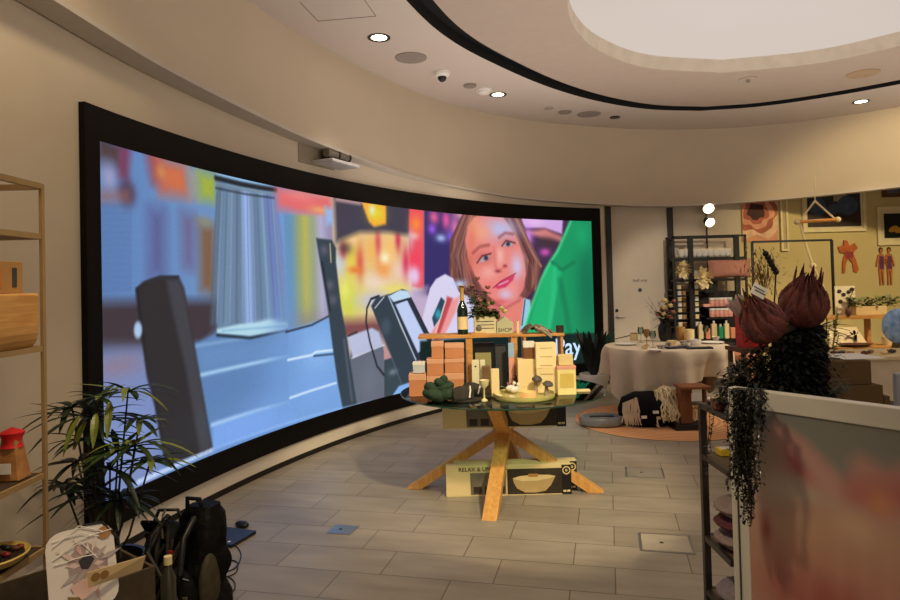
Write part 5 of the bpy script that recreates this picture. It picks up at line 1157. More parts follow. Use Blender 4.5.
# local x along panel, local y = depth (away from viewer side is +y?)
PF = mat('panel_white_frame',(206,202,190),.5,var=.02)
fwp = .072
MB().box((fwp/2,.03,zp/2),(fwp,.05,zp)).build('left_stile', PF, t, bevel=.004)
MB().box((fwp*.45,.001,zp/2-.03),(.006,.004,zp-.08)).build('stile_groove', DARKG, t)
MB().box((LP-fwp/2,.03,zp/2),(fwp,.05,zp)).build('right_stile', PF, t, bevel=.004)
MB().box((LP/2,.03,zp-.0375),(LP-2*fwp-.001,.05,.075)).build('top_rail', PF, t, bevel=.004)
MB().box((LP/2,.03,.0375),(LP-2*fwp-.001,.05,.075)).build('bottom_rail', PF, t, bevel=.004)
# the printed panel: node based soft flower
PM = bpy.data.materials.new('flower_print'); PM.use_nodes = True; nt = PM.node_tree; N = nt.nodes; L = nt.links; b_ = N['Principled BSDF']; b_.inputs['Roughness'].default_value = .35
pw, ph = LP-2*fwp, zp-.15; nu, nv = 260, 170
UU, VV = np.meshgrid(np.linspace(0,pw,nu), np.linspace(0,ph,nv), indexing='ij')
# panel coordinates from photo
def PUV(px, py):
    d = ray(px,py); # intersect plane through pc0 with normal nrm
    tt_ = (pc0.x*nrm.x+pc0.y*nrm.y)/(d[0]*nrm.x+d[1]*nrm.y); P3 = d*tt_; return ((P3[0]-pc0.x)*e.x+(P3[1]-pc0.y)*e.y-fwp, EYE+P3[2]-.075)
IM2 = np.zeros((nu,nv,3)); IM2[:] = (116,116,108)
def poly2(pts, c, soft=.02, a=1, warp=.0):
    q_ = [PUV(*p_) for p_ in pts]; n_ = len(q_); d_ = np.full(UU.shape,1e9); ins = np.zeros(UU.shape,bool); Uw = UU+warp*np.sin(VV*23+UU*9); Vw = VV+warp*np.sin(UU*27)
    for i in range(n_):
        (a0_,b0_),(a1_,b1_) = q_[i], q_[(i+1)%n_]; dx, dy = a1_-a0_, b1_-b0_; l = dx*dx+dy*dy+1e-12; t_ = np.clip(((Uw-a0_)*dx+(Vw-b0_)*dy)/l,0,1); d_ = np.minimum(d_, np.hypot(Uw-a0_-t_*dx, Vw-b0_-t_*dy)); ins ^= ((b0_ > Vw) != (b1_ > Vw)) & (Uw < (a1_-a0_)*(Vw-b0_)/(b1_-b0_+1e-12)+a0_)
    s_ = np.where(ins,-d_,d_); mk = np.clip(a*(.5-s_/soft/2),0,1)[...,None]; IM2[:] = IM2*(1-mk)+np.array(c,float)*mk
def blob2(px,py,rx,ry,c,a=1):
    u0,v0 = PUV(px,py); ru = abs(PUV(px+rx,py)[0]-u0); rv = abs(PUV(px,py+ry)[1]-v0); mk = (a*np.exp(-(((UU-u0)/ru)**2+((VV-v0)/rv)**2)))[...,None]; IM2[:] = IM2*(1-mk)+np.array(c,float)*mk
poly2([(750,410),(775,412),(764,430),(758,455),(750,470)],(104,96,84),.05,.6)
poly2([(768,426),(775,424),(800,440),(822,460),(840,478),(846,482),(850,460),(858,456),(872,462),(885,468),(905,462),(960,480),(960,760),(745,700),(745,480),(758,470)],(172,118,108),.03,1,.003)
poly2([(757,440),(770,430),(780,450),(775,470),(755,478),(748,470)],(150,128,104),.04,.9); 
poly2([(783,445),(790,447),(800,464),(814,478),(818,490),(806,488),(800,478),(792,478)],(178,84,80),.02); poly2([(776,426),(800,440),(838,480),(842,510),(818,492),(800,462),(784,446)],(178,126,118),.03,.9)
poly2([(846,482),(900,480),(960,490),(960,530),(900,512),(870,512),(846,505)],(172,88,86),.04,.9); blob2(880,505,16,16,(196,120,80),.9)
poly2([(750,478),(775,470),(800,482),(820,495),(845,506),(838,512),(800,508),(760,520),(745,525)],(168,138,116),.04,.95); blob2(785,490,26,14,(176,156,134),.9)
poly2([(745,520),(780,512),(840,512),(860,515),(880,530),(960,520),(960,760),(745,720)],(176,134,104),.05); blob2(855,530,22,16,(188,150,124),.9); blob2(800,545,40,30,(182,142,108),.8)
blob2(830,612,80,50,(160,66,62),.95); blob2(765,560,5,50,(182,136,116),.5); blob2(775,585,14,34,(158,72,62),.7); blob2(890,590,26,30,(176,112,92),.7); blob2(765,530,5,14,(150,62,52),.9); blob2(830,565,30,14,(178,120,92),.6)
for px_ in (770,784,805,835,860,885): poly2([(px_,520),(px_+3,520),(px_+6,640),(px_+1,640)],(190,144,118),.03,.25)
IM2 = IM2*.72+IM2.mean(-1,keepdims=True)*.28; l2 = IM2/255; l2 = np.where(l2<=.04045,l2/12.92,((l2+.055)/1.055)**2.4)*1.3
vs = np.zeros((nu,nv,3)); vs[:,:,0] = UU+fwp; vs[:,:,1] = .012; vs[:,:,2] = VV+.075
idx = np.arange(nu*nv).reshape(nu,nv); fa = np.stack([idx[:-1,:-1],idx[1:,:-1],idx[1:,1:],idx[:-1,1:]],-1).reshape(-1,4)
me = bpy.data.meshes.new('flower_print'); me.from_pydata(vs.reshape(-1,3).tolist(), [], fa.tolist()); ca = me.color_attributes.new('print','FLOAT_COLOR','POINT'); ca.data.foreach_set('color', np.clip(np.concatenate([l2,np.ones((nu,nv,1))],-1),0,1).reshape(-1).astype(np.float32))
at = N.new('ShaderNodeAttribute'); at.attribute_name = 'print'; L.new(at.outputs['Color'], b_.inputs['Base Color']); me.materials.append(PM); o = bpy.data.objects.new('flower_print', me); COL.objects.link(o); o.parent = t
MB().box((LP/2,.035,zp/2),(LP-2*fwp,.03,zp-.15)).build('backing_board', mat('backing',(120,112,100),.8), t)
# metal rack
rx0 = D(700,480,3.04).x; rx1, ry0, ry1 = rx0+.55, 2.705, 3.04; zrk = zz(700,402,3.04)
t = thing('metal_rack','narrow dark metal rack with mesh shelves behind the flower panel','rack',((rx0+rx1)/2,(ry0+ry1)/2,0)); cxr, cyr = (rx0+rx1)/2, (ry0+ry1)/2; Wx, Wy = rx1-rx0, ry1-ry0
for sx in (-1,1):
    for sy in (-1,1): MB().box((sx*(Wx/2-.015-(.035 if sy < 0 else 0)),sy*(Wy/2-.015),zrk/2),(.03,.03,zrk)).build('post', DMETAL, t, bevel=.002)
zsr = [zrk, zz(700,452,3.04), zz(700,533,3.04), zz(706,586,3.04)]
for k, z in enumerate(zsr):
    b = MB()
    for sy in (-1,1): b.box((0,sy*(Wy/2-.012),z-.0125),(Wx-.06,.02,.025))
    for sx in (-1,1): b.box((sx*(Wx/2-.012),0,z-.0125),(.02,Wy-.06,.025))
    b.build('shelf_frame', DMETAL, t); MB().box((0,0,z-.004),(Wx-.05,Wy-.05,.006)).build('shelf_board', mat('rack_board',(96,80,62),.6), t)
# towels on rack
TW = [mat('taupe_towel',(150,132,128),.95,var=.15,scale=60,bump=.6), mat('plum_towel',(96,52,60),.95,var=.2,scale=60,bump=.6)]
for k, (z, lb, m_, hh) in enumerate(((zsr[2],'taupe towel lowest of the pile on the middle rack shelf',TW[0],.075),(zsr[2]+.077,'plum patterned towel in the middle of the rack pile',TW[1],.06),(zsr[2]+.139,'taupe towel on top of the rack pile',TW[0],.07),(zsr[3],'lilac grey towel on the bottom rack shelf',mat('lilac_towel',(140,128,138),.95,var=.15,scale=60,bump=.5),.09))):
    t = thing('rolled_towel', lb, 'towel', (rx0+.115,2.88,z+.001),0,'towels on the metal rack'); b = MB().sph((0,0,hh/2),(.1,.12,hh/2),20,12).sph((-.04,-.05,hh/2),(.06,.07,hh/2),16,10); o = b.build('towel', m_, t, smooth=True)
    MB().sph((-.07,-.02,hh*.55),(.05,.09,hh*.3),14,8).build('fold', m_, t, smooth=True)
t = thing('yellow_box','small yellow box on the second rack shelf','box',(1.24,2.98,zsr[1]+.001)); MB().box((0,0,.015),(.08,.06,.03)).build('box', YEL, t, bevel=.003); MB().box((0,0,.031),(.06,.04,.002)).build('top_label', WHITE, t)
# items on rack top
ZK = zrk+.001
t = thing('plate_stack','white plate with dark rim on the far corner of the rack top','plate',(1.21,2.985,ZK)); MB().lathe([(.001,0),(.045,.0),(.048,.012),(.001,.014)],24).build('dark_plate', BLK, t, smooth=True); MB().lathe([(.001,.014),(.044,.014),(.046,.024),(.001,.026)],24).build('white_plate', WHITE, t, smooth=True)
q = D(712,392,2.9); t = thing('cup','pinkish brown cup on the rack top beside the ivy','cup',(q.x+.01,2.86,ZK)); MB().lathe([(.02,0),(.03,.005),(.033,.05),(.029,.05),(.026,.01)],20).build('cup_body', mat('rose_ceramic',(140,86,74),.5,var=.2), t, smooth=True); MB().cyl((0,0,.045),.028,.004).build('contents', CREAM, t)
# planter with ivy
random.seed(17)
px_c = D(745,385,2.8); t = thing('trailing_ivy','dark trailing ivy in a black box planter spilling over the panel edge','plant',(1.31,2.80,ZK))
MB().box((0,0,.03),(.2,.12,.06)).build('planter_box', BLK, t, bevel=.005)
b = MB()
IVL = mat('ivy_leaf',(58,60,54),.25,c2=(8,9,8),scale=45)  # lighter speckles in the colour imitate glints on the dark leaves
def smallleaf(p_, s_=.016):
    a = random.uniform(0,2*PI); b.leaf(p_,(math.cos(a),math.sin(a),random.uniform(-.9,.3)),random.uniform(.8,1.4)*s_,s_*.62,.2,.25,seg=3)
# crown
for k in range(1700):
    r = random.random()**.5; a = random.uniform(0,2*PI); smallleaf(Vector((.03+r*.2*math.cos(a), r*.1*math.sin(a), .04+random.random()*.27*(1-r*.55))), .027)
# hanging strands in front of the panel's left edge
o0 = Vector(t.location); st = MB()
for k in range(34):
    px_ = random.gauss(744,9); px_ = max(728,min(762,px_)); y_end = {True:random.uniform(470,532), False:random.uniform(420,500)}[abs(px_-749)<9]
    dpt = 2.52-random.uniform(0,.1)-max(0,(px_-745))*.004
    pts = [Vector((random.uniform(-.1,.02),-.04,.05))]
    top = D(px_,388,dpt)-o0; pts.append(top)
    nst = 10
    for j in range(1,nst+1): 
        q_ = D(px_+math.sin(j*.9+k)*1.6,388+(y_end-388)*j/nst,dpt)-o0; pts.append(q_)
    st.tube(pts,.0016,4)
    for j in range(len(pts)-1):
        for s_ in range(9): smallleaf(pts[j].lerp(pts[j+1],random.random())+Vector((random.gauss(0,.005),random.gauss(0,.005),0)), .015)
# thin strand over the rack
for px_, y_end in ((708,478),(712,452)):
    pts = [Vector((-.08,-.05,.06))]+[D(px_+math.sin(j)*2,400+(y_end-400)*j/6,2.66)-o0 for j in range(7)]; st.tube(pts,.0014,4)
    for j in range(len(pts)-1):
        for s_ in range(5): smallleaf(pts[j].lerp(pts[j+1],random.random()), .014)
st.build('stems', STEM, t); b.build('ivy_leaves', IVL, t)
# vase with protea
q = D(802,330,2.86); t = thing('protea_vase','tall black ribbed vase with two huge burgundy protea heads','flower arrangement',(q.x,2.88,ZK)); hv = zz(802,325,2.88)-ZK; vo = Vector(t.location)
pr = []
for k in range(24): z_ = hv*k/23; pr.append((.098+.008*math.sin(k*1.6)+.012*math.sin(PI*k/23), z_))
MB().lathe(pr+[(.09,hv),(.085,hv-.03),(.001,hv-.03)],48).build('vase', mat('black_ceramic',(7,6,6),.8,var=.3,scale=12,bump=.4), t, smooth=True)
def protea(c, R_, tilt, seed):
    random.seed(seed); M_ = Matrix.Translation(c) @ tilt
    hd_ = MB(); hd_.sph((0,0,0),(R_*.80,R_*.80,R_*.86),30,18); o = hd_.build('flower_head', PROTC, t, smooth=True); o.matrix_local = M_
    pb_ = MB()
    # overlapping bracts hugging the cup, tips breaking away as points
    for n_, lat0, lat1, wd, flare in ((9,-75,5,.46,.06),(10,-62,28,.42,.08),(11,-45,44,.36,.12),(12,-25,58,.30,.2),(12,0,70,.25,.36),(13,18,82,.2,.6),(8,30,70,.16,.95)):
        for k in range(n_):
            a = 2*PI*(k+random.uniform(-.15,.15)+.5*(n_%2))/n_; vs_ = []; seg = 8
            for s_ in range(seg+1):
                u = s_/seg; la = math.radians(lat0+(lat1-lat0)*u); rr = R_*(.86+.05*u+flare*max(0,u-.6)**1.3*1.6)
                wv_ = R_*wd*(math.sin(PI*min(.985,.22+.78*u)))**.9
                for q_ in (-1,0,1):
                    az = a+q_*wv_/(max(.35,math.cos(la))*R_); k2 = rr*(1-(.0 if q_ else -.03))
                    vs_.append((k2*math.cos(la)*math.cos(az), k2*math.cos(la)*math.sin(az), k2*1.05*math.sin(la)+flare*R_*.35*u**3))
            pb_.add(vs_, [f_ for s_ in range(seg) for f_ in ((3*s_,3*s_+1,3*s_+4,3*s_+3),(3*s_+1,3*s_+2,3*s_+5,3*s_+4))])
    o2 = pb_.build('bracts', PROT, t, smooth=True); o2.matrix_local = M_; so2 = o2.modifiers.new('s','SOLIDIFY'); so2.thickness = .003
    return M_
c1 = D(803,306,2.80)-vo; protea(c1,.108,RX(.55)@RY(-.1),1)
c2 = D(763,323,2.72)-vo; protea(c2,.098,RY(-.55)@RX(.35),2)
MB().tube([(0,0,hv-.06),c1-Vector((0,0,.06))],.02,8).tube([(-.02,-.02,hv-.08),(-.06,-.06,hv-.0),c2-Vector((-.03,-.0,.05))],.02,8).build('stems', STEM, t, smooth=True)
b = MB(); random.seed(2)
for k in range(26):
    a = random.uniform(0,2*PI); b.leaf((.08*math.cos(a),.08*math.sin(a),hv-.02),(math.cos(a),math.sin(a),random.uniform(-.3,.9)),random.uniform(.07,.16),.03,.4)
for k in range(1500):
    a = random.uniform(0,2*PI); r = random.uniform(.04,.22); b.leaf((-.09+r*math.cos(a),-.05+.6*r*math.sin(a)-.06,random.uniform(.02,hv*.95)),(math.cos(a),math.sin(a),random.uniform(-.6,.4)),.024,.015,.2,seg=2)
b.build('dark_foliage', LEAFD, t)
cc = D(759,291,2.6)-vo; tgm = MB().box((0,0,0),(.062,.004,.045),.1,M=RY(.5)).build('white_tag', WHITE, t, loc=cc); MB().box((.0,-.003,.008),(.05,.001,.004),.1,M=RY(.5)).box((.004,-.003,-.006),(.05,.001,.004),.1,M=RY(.5)).build('tag_print', DARKG, tgm)
q = D(838,300,3.0)
# fern tuft beside the vase
t = thing('small_fern','small grey green fern right of the black vase','plant',(D(828,300,2.95).x,2.96,ZK)); b = MB()
for k in range(22):
    a = 2*PI*k/22; tip = Vector((.09*math.cos(a),.05*math.sin(a),.06+.05*random.random())); b.tube([(0,0,.02),tip],.0015,4)
    for j in range(8): p_ = Vector((0,0,.02)).lerp(tip,.2+.1*j); b.leaf(p_,(-math.sin(a),math.cos(a),.1),.022,.009,.1,seg=2); b.leaf(p_,(math.sin(a),-math.cos(a),.1),.022,.009,.1,seg=2)
b.build('fronds', mat('grey_green_leaf',(70,86,72),.6,var=.2), t); MB().cyl((0,0,0),.03,.03).build('pot', BLK, t)
# ------------------------------------------------------------------ left foreground: wall shelf
YS = 2.62; XS = D(43.5,350,YS).x; XB = XS-.36; Y0 = 1.1
zS = zz(43,184,YS)
t = thing('open_shelf','bronze metal shelf with dark boards against the left wall','shelf',((XS+XB)/2,(YS+Y0)/2,0)); cx_, cy_ = (XS+XB)/2, (YS+Y0)/2
for x in (XS,XB):
    for y in (Y0,YS): MB().box((x-cx_,y-cy_,zS/2),(.016,.016,zS)).build('post', BRASS, t, bevel=.002)
b = MB()
for x in (XS,XB): b.box((x-cx_,0,zS-.011),(.022,YS-Y0-.03,.022))
for y in (Y0,YS): b.box((0,y-cy_,zS-.011),(XS-XB-.03,.022,.022))
b.build('top_frame', BRASS, t)
zsl = [zz(43,234,YS), zz(43,345.5,YS), zz(45,472,YS), zz(45,546,YS), .1]
SB = mat('shelf_board_dark',(60,46,32),.6,var=.1)
for k, z in enumerate(zsl):
    MB().box((0,0,z-.011),(XS-XB-.024,YS-Y0-.024,.02)).build('shelf_board', SB if k > 1 else mat('shelf_board_bronze',(150,120,80),.6), t)
    b = MB()
    for x in (XS,): b.box((x-cx_,0,z-.011),(.012,YS-Y0-.03,.022))
    for y in (YS,): b.box((0,y-cy_,z-.011),(XS-XB-.03,.012,.022))
    b.build('shelf_edge', BRASS, t)
# bamboo bread box
zb0, zb1 = zsl[1]+.001, zz(40,293,2.50); xw = .42
t = thing('bread_box','honey bamboo bread box with rounded front on the left shelf','bread box',(XS-.13,2.36,zb0)); hb = zb1-zb0
prf = [(-.20,0),(.125,0),(.136,.012),(.144,.03),(.150,.055),(.153,.085),(.153,hb-.006),(.147,hb),(-.20,hb)]
MB().prism(prf,.40,Matrix.Translation((0,-.20,0))).build('body', BAMB, t, bevel=.004)
MB().box((-.02,-.2,hb-.0),(.3,.004,.012)).build('lid_seam', BROWN, t)
t = thing('kraft_box','brown kraft gift box with window print on top of the bread box','box',(XS-.15,2.36,zb1+.001)); hk = zz(28,262,2.5)-zb1; MB().box((0,0,hk/2),(.3,.28,hk)).build('box', KRAFT, t, bevel=.002)
MB().box((.151,-.04,hk*.5),(.002,.12,hk*.6)).build('window_print', mat('print_amber',(190,120,50),.6), t); MB().box((.151,.09,hk*.5),(.002,.025,hk*.6)).build('printed_text_block', DARKG, t)
t = thing('small_kraft_box','smaller dark kraft box stacked on the window-print box','box',(XS-.2,2.33,zb1+hk+.002)); hk2 = zz(3,240,2.44)-zb1-hk; MB().box((0,0,hk2/2),(.22,.2,hk2)).build('box', mat('dark_kraft',(120,92,56),.8), t, bevel=.002); MB().box((0,0,hk2+.001),(.2,.03,.002)).build('tape', CREAM, t)
# gift bags with red tops
for x, y, lb, h in ((XS-.07,2.53,'clear gift bag with red top on the lower left shelf, nearer the post',.2),(XS-.12,2.42,'clear gift bag with red top at the left picture edge',.26)):
    t = thing('gift_bag', lb, 'gift bag', (x,y,zsl[2]+.001),0,'gift bags on the left shelf')
    MB().box((0,0,h*.4),(.10,.08,h*.8),taper=.55).build('bag', mat('cellophane_tan',(168,118,70),.3,var=.3,scale=20), t, bevel=.005); MB().lathe([(.04,h*.62),(.03,h*.72),(.045,h*.9),(.001,h)],14).build('red_top', RED, t, smooth=True); MB().box((0,-.046,h*.25),(.05,.003,.04)).build('label', WHITE, t)
# bowl of sweets
t = thing('sweets_bowl','yellow rimmed oval bowl of red and green sweets on the lowest shelf seen','bowl',(-1.72,2.42,zsl[3]+.001)); MB().lathe([(.05,0),(.1,.02),(.12,.045),(.116,.05),(.1,.03),(.001,.02)],32,sx=1,sy=1.1).build('bowl', mat('yellow_ceramic',(206,178,90),.4), t, smooth=True)
MB().cyl((0,0,.03),.105,.012,28).build('dark_sweets_bed', mat('dark_toffee',(40,28,20),.5,var=.4,scale=30), t)
for k, m_ in enumerate((mat('dark_red_sweet',(120,30,24),.4),mat('dark_green_candy',(30,80,50),.4),BROWN,BLK)):
    f = MB(); random.seed(k+30)
    for j in range(7): f.sph((random.uniform(-.06,.06),random.uniform(-.07,.07),.05),(.018,.012,.01),8,6)
    tag(f.build('sweets', m_, t, smooth=True), kind='stuff')
# ---- tall indoor plant in front of the wall
t = thing('umbrella_palm','bushy dark green palm like plant beside the screen edge','plant',(-1.66,3.12,0)); o0 = Vector(t.location)
MB().lathe([(.13,0),(.16,.02),(.18,.28),(.17,.3),(.15,.3),(.14,.26),(.001,.25)],28).build('pot', BLK, t, smooth=True)
random.seed(44); st = MB(); lv = MB(); lv2 = MB(); lv3 = MB()
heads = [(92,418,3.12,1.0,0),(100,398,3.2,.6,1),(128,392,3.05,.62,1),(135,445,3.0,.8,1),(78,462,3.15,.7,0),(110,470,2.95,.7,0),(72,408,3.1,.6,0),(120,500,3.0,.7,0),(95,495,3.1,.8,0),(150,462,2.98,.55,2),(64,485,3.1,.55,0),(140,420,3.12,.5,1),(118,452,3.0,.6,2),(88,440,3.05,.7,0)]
for px_, py_, d_, s_, kind in heads:
    h_ = D(px_,py_,d_)-o0; st.tube([(random.uniform(-.04,.04),random.uniform(-.04,.04),.26),Vector((h_.x*.5,h_.y*.5,h_.z*.55)),h_],.007,6,.004)
    for k in range(15):
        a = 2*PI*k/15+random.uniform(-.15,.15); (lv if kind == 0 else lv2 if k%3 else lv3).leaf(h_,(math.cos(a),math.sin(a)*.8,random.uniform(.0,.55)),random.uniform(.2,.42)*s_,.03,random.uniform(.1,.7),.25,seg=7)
for px_, py_, s_ in ((82,434,.26),(98,432,.22),(88,440,.18),(112,420,.24)):
    h_ = D(px_-2,py_-18,3.02)-o0; lv3.leaf(h_,(.2 if px_>90 else -.2,-.6,-.5),s_*.45,.034,.8,.2,seg=7)
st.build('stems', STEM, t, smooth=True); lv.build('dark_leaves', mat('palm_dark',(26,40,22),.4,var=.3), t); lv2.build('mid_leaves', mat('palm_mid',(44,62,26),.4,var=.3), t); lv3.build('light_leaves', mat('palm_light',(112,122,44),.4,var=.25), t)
# ---- dark tub with wrapped print
t = thing('storage_stand','dark fabric storage tub on a plinth at the bottom left corner','storage tub',(0,0,0)); YC = 2.0
pA, pB, pC = D(62,598,1.92), D(152,568,2.18), D(70,560,2.35)
zt_ = .66; q1 = A(60,600,zt_); q2 = A(155,566,zt_); dirx = (q2-q1).normalized(); back = Vector((-dirx.y,dirx.x,0)); q1 = q1-dirx*.25
cen_ = (q1+q2)/2+back*.14; Lb = (q2-q1).length; angb = math.atan2(dirx.y,dirx.x); t.location = (cen_.x,cen_.y,0); t.rotation_euler = (0,0,angb)
TB = mat('charcoal_felt_tub',(74,62,44),.9,var=.15,scale=30)
b = MB()
for x, y, sx, sy in ((0,-.135,Lb,.01),(0,.135,Lb,.01),(-Lb/2+.005,0,.01,.26),(Lb/2-.005,0,.01,.26)): b.box((x,y,zt_-.15),(sx,sy,.3))
b.build('tub_wall', TB, t); MB().box((0,0,zt_-.295),(Lb-.02,.26,.01)).build('tub_base', TB, t); MB().box((0,0,(zt_-.3)/2),(Lb-.06,.2,zt_-.3)).build('plinth', BLK, t)
# wrapped print
W3 = [D(45,533,1.95),D(108,518,2.05),D(120,560,2.0),D(75,596,1.9)]
t = thing('wrapped_print','square flower print wrapped in clear plastic leaning in the dark tub','packaged print',D(84,600,1.98)); o0 = Vector(t.location)
ax = (D(112,520,2.06)-D(44,536,1.95)); ax_n = ax.normalized(); dn = (D(74,600,1.93)-D(44,536,1.95)); dn_n = (dn-ax_n*dn.dot(ax_n)).normalized(); nrm3 = ax_n.cross(dn_n).normalized()
if nrm3.y > 0: nrm3 = -nrm3
w3, h3 = ax.length, dn.length+.03; org = D(44,536,1.95)-o0
M3 = Matrix((( ax_n.x,nrm3.x,-dn_n.x,0),(ax_n.y,nrm3.y,-dn_n.y,0),(ax_n.z,nrm3.z,-dn_n.z,0),(0,0,0,1)))
MM = Matrix.Translation(org) @ M3
rc = .045; pts = []
for cx2, cz2, a0_ in ((w3-rc,-rc,0),(rc,-rc,90),(rc,-h3+rc,180),(w3-rc,-h3+rc,270)):
    for k in range(5): a = math.radians(a0_+k*22.5); pts.append((cx2+rc*math.cos(a), cz2+rc*math.sin(a)))
MB().prism(pts,-.03,MM).build('canvas', mat('print_white',(222,214,204),.25,var=.05,coat=1), t)
def on3(pts2, nm, m_, lift): return MB().prism([(x*w3,-z*h3) for x, z in pts2],.001,MM@Matrix.Translation((0,lift,0))).build(nm, m_, t)
GB = mat('print_grey',(150,140,136),.3,var=.2,coat=1); PK = mat('print_pink',(220,184,174),.3,var=.15,coat=1)
on3([(.3,.35),(.45,.22),(.6,.2),(.75,.3),(.88,.45),(.85,.62),(.7,.72),(.55,.78),(.4,.72),(.3,.55)],'flower_petals',mat('print_rose_grey',(190,160,152),.25,c2=(140,128,128),scale=30,coat=1),.001)
for k in range(15):
    a_ = k*2.4; L_ = .16+.015*k; cx3, cz3 = .58, .48; w_3 = .032; d3 = (math.cos(a_),math.sin(a_)); n3 = (-d3[1],d3[0]); c0_ = (cx3+d3[0]*L_*.5,cz3+d3[1]*L_*.5)
    on3([(c0_[0],c0_[1]),(c0_[0]+d3[0]*L_*.4+n3[0]*w_3,c0_[1]+d3[1]*L_*.4+n3[1]*w_3),(c0_[0]+d3[0]*L_,c0_[1]+d3[1]*L_),(c0_[0]+d3[0]*L_*.4-n3[0]*w_3,c0_[1]+d3[1]*L_*.4-n3[1]*w_3)],'petal_print',[mat('pp1',(216,190,182),.25,coat=1),mat('pp2',(176,166,162),.25,coat=1),mat('pp3',(220,206,196),.25,coat=1),mat('pp4',(208,170,162),.25,coat=1)][k%4],.0015+.0001*k)
on3([(.45,.4),(.6,.33),(.68,.42),(.58,.52),(.48,.5)],'flower_centre',mat('print_dark',(50,46,54),.3),.0022)
on3([(.3,.68),(.5,.62),(.7,.72),(.6,.86),(.4,.85)],'pink_petals',PK,.003)
on3([(.25,.78),(.42,.82),(.5,.96),(.35,.95)],'leaf_print',mat('print_olive',(128,108,60),.4),.003)
MB().cyl((w3*.86,.0012,-h3*.12),.019,.0015,20,M=RX(PI/2)).v
b = MB(); b.lathe([(.001,0),(.019,0),(.019,.002),(.001,.002)],20,M=RX(PI/2)); 
o = b.build('round_sticker', mat('tan_sticker',(160,118,70),.6), t); o.matrix_local = MM @ Matrix.Translation((w3*.86,.003,-h3*.13))
b = MB()
for k in range(7): 
    y_ = random.uniform(.1,.9); b.tube([MM@Vector((w3*random.uniform(0,.3),.003,-h3*y_)),MM@Vector((w3*.5,.006,-h3*(y_+random.uniform(-.2,.1)))),MM@Vector((w3*random.uniform(.7,1),.003,-h3*(y_+random.uniform(-.3,.2))))],.0015,4)
b.build('plastic_wrinkles', mat('wrap_shine',(236,234,228),.1,coat=1), t)
MB().tube([MM@Vector((w3*.55,-.0,.004)),MM@Vector((w3*.85,0,.0)),MM@Vector((w3+.012,0,-.06)),MM@Vector((w3+.012,0,-h3*.5))],.004,6).build('black_edge_tape', BLK, t, smooth=True)
# kraft price card
t = thing('price_card','cream card with two tan circles standing in the tub front','card',D(118,590,1.98)); o0 = Vector(t.location)
c_ = [D(88,588,1.93),D(87,573,1.93),D(145,556,2.06),D(141,570,2.06)]; vs = [v-o0 for v in c_]; vs += [v+Vector((.0,.006,0)) for v in vs[:4]]
MB().add(vs, [(0,1,2,3),(7,6,5,4),(0,4,5,1),(1,5,6,2),(2,6,7,3),(3,7,4,0)]).build('card', mat('tan_card',(206,180,130),.7), t)
for px_ in (95.5,104.5):
    q_ = D(px_,574.5 if px_ > 100 else 577,1.938+.0022*(px_-88)-.008)-o0; MB().lathe([(.001,0),(.0125,0),(.0125,.001),(.001,.001)],18,q_,M=RZ(math.atan2((c_[2]-c_[1]).y,(c_[2]-c_[1]).x))@RX(PI/2)).build('tan_circle', mat('tan_circle',(150,112,56),.6), t)
# ---- backpack
q = D(186,560,3.1); t = thing('backpack','black backpack slumped on the floor beside the wall','backpack',(q.x-.0,3.12,0),-.25); FB = mat('black_nylon',(12,11,10),.55,var=.4,scale=25,bump=.5)
b = MB(); vs = []; n1, n2 = 18, 24
for i in range(n1+1):
    u = i/n1; z = .02+.50*u; lean = .09*u; wx = .165*(1-.48*u**1.3)*(1 if u<.9 else 1-1.9*(u-.9)); wy = .12*(1-.4*u**1.5)*(1 if u<.9 else 1-2.5*(u-.9))
    for j in range(n2):
        a = 2*PI*j/n2; c_, s_ = math.cos(a), math.sin(a); r_ = (abs(c_)**3.2+abs(s_)**3.2)**(-1/3.2); k_ = 1+.26*noise.noise(Vector((c_*2.2,s_*2.2,u*5)))+.1*noise.noise(Vector((c_*6,s_*6,u*14)))
        vs.append((wx*c_*r_*k_+.035*u, wy*s_*r_*k_+lean, z))
fs = [(i*n2+j,i*n2+(j+1)%n2,(i+1)*n2+(j+1)%n2,(i+1)*n2+j) for i in range(n1) for j in range(n2)]+[tuple(range(n2-1,-1,-1)),tuple(n1*n2+j for j in range(n2))]
b.add(vs, fs); b.build('bag_body', FB, t, smooth=True)
random.seed(61); b = MB()
for k in range(9):
    x0b = random.uniform(-.13,.1); zb_ = random.uniform(.3,.5); b.tube([(x0b,-.06+.08*zb_-.06,zb_),(x0b+random.uniform(-.06,.06),-.17,zb_-.12),(x0b+random.uniform(-.08,.1),-.19,zb_-.26)],random.uniform(.006,.013),6)
b.build('webbing', mat('worn_black_webbing',(38,34,28),.6,var=.3,scale=40), t, smooth=True)
b = MB()
for k in range(6): b.box((random.uniform(-.12,.12),-.165,random.uniform(.14,.4)),(.03,.012,.02),random.uniform(-.4,.4))
b.build('buckles', mat('buckle_grey',(88,80,64),.4,var=.2), t, bevel=.002)
MB().sph((.0,-.11,.16),(.13,.07,.14),20,12).build('front_pocket', FB, t, smooth=True)
MB().sph((.13,-.02,.18),(.035,.07,.15),16,10).build('side_pocket', mat('olive_grey_mesh',(60,54,34),.7,var=.3,scale=40), t, smooth=True)
for x in (-.07,.07): MB().tube([(x,-.04,.5),(x*1.2,-.14,.44),(x*1.4,-.19,.3),(x*1.3,-.17,.12)],.014,8).build('shoulder_strap', BLK, t, smooth=True)
MB().tube([(-.04,.06,.51),(-.035,.05,.555),(.035,.05,.555),(.04,.06,.51)],.011,8).build('top_handle', BLK, t, smooth=True)
MB().tube([(-.1,-.11,.24),(-.06,-.17,.28),(.04,-.18,.29),(.1,-.13,.25)],.003,6).build('zip', METAL, t, smooth=True)
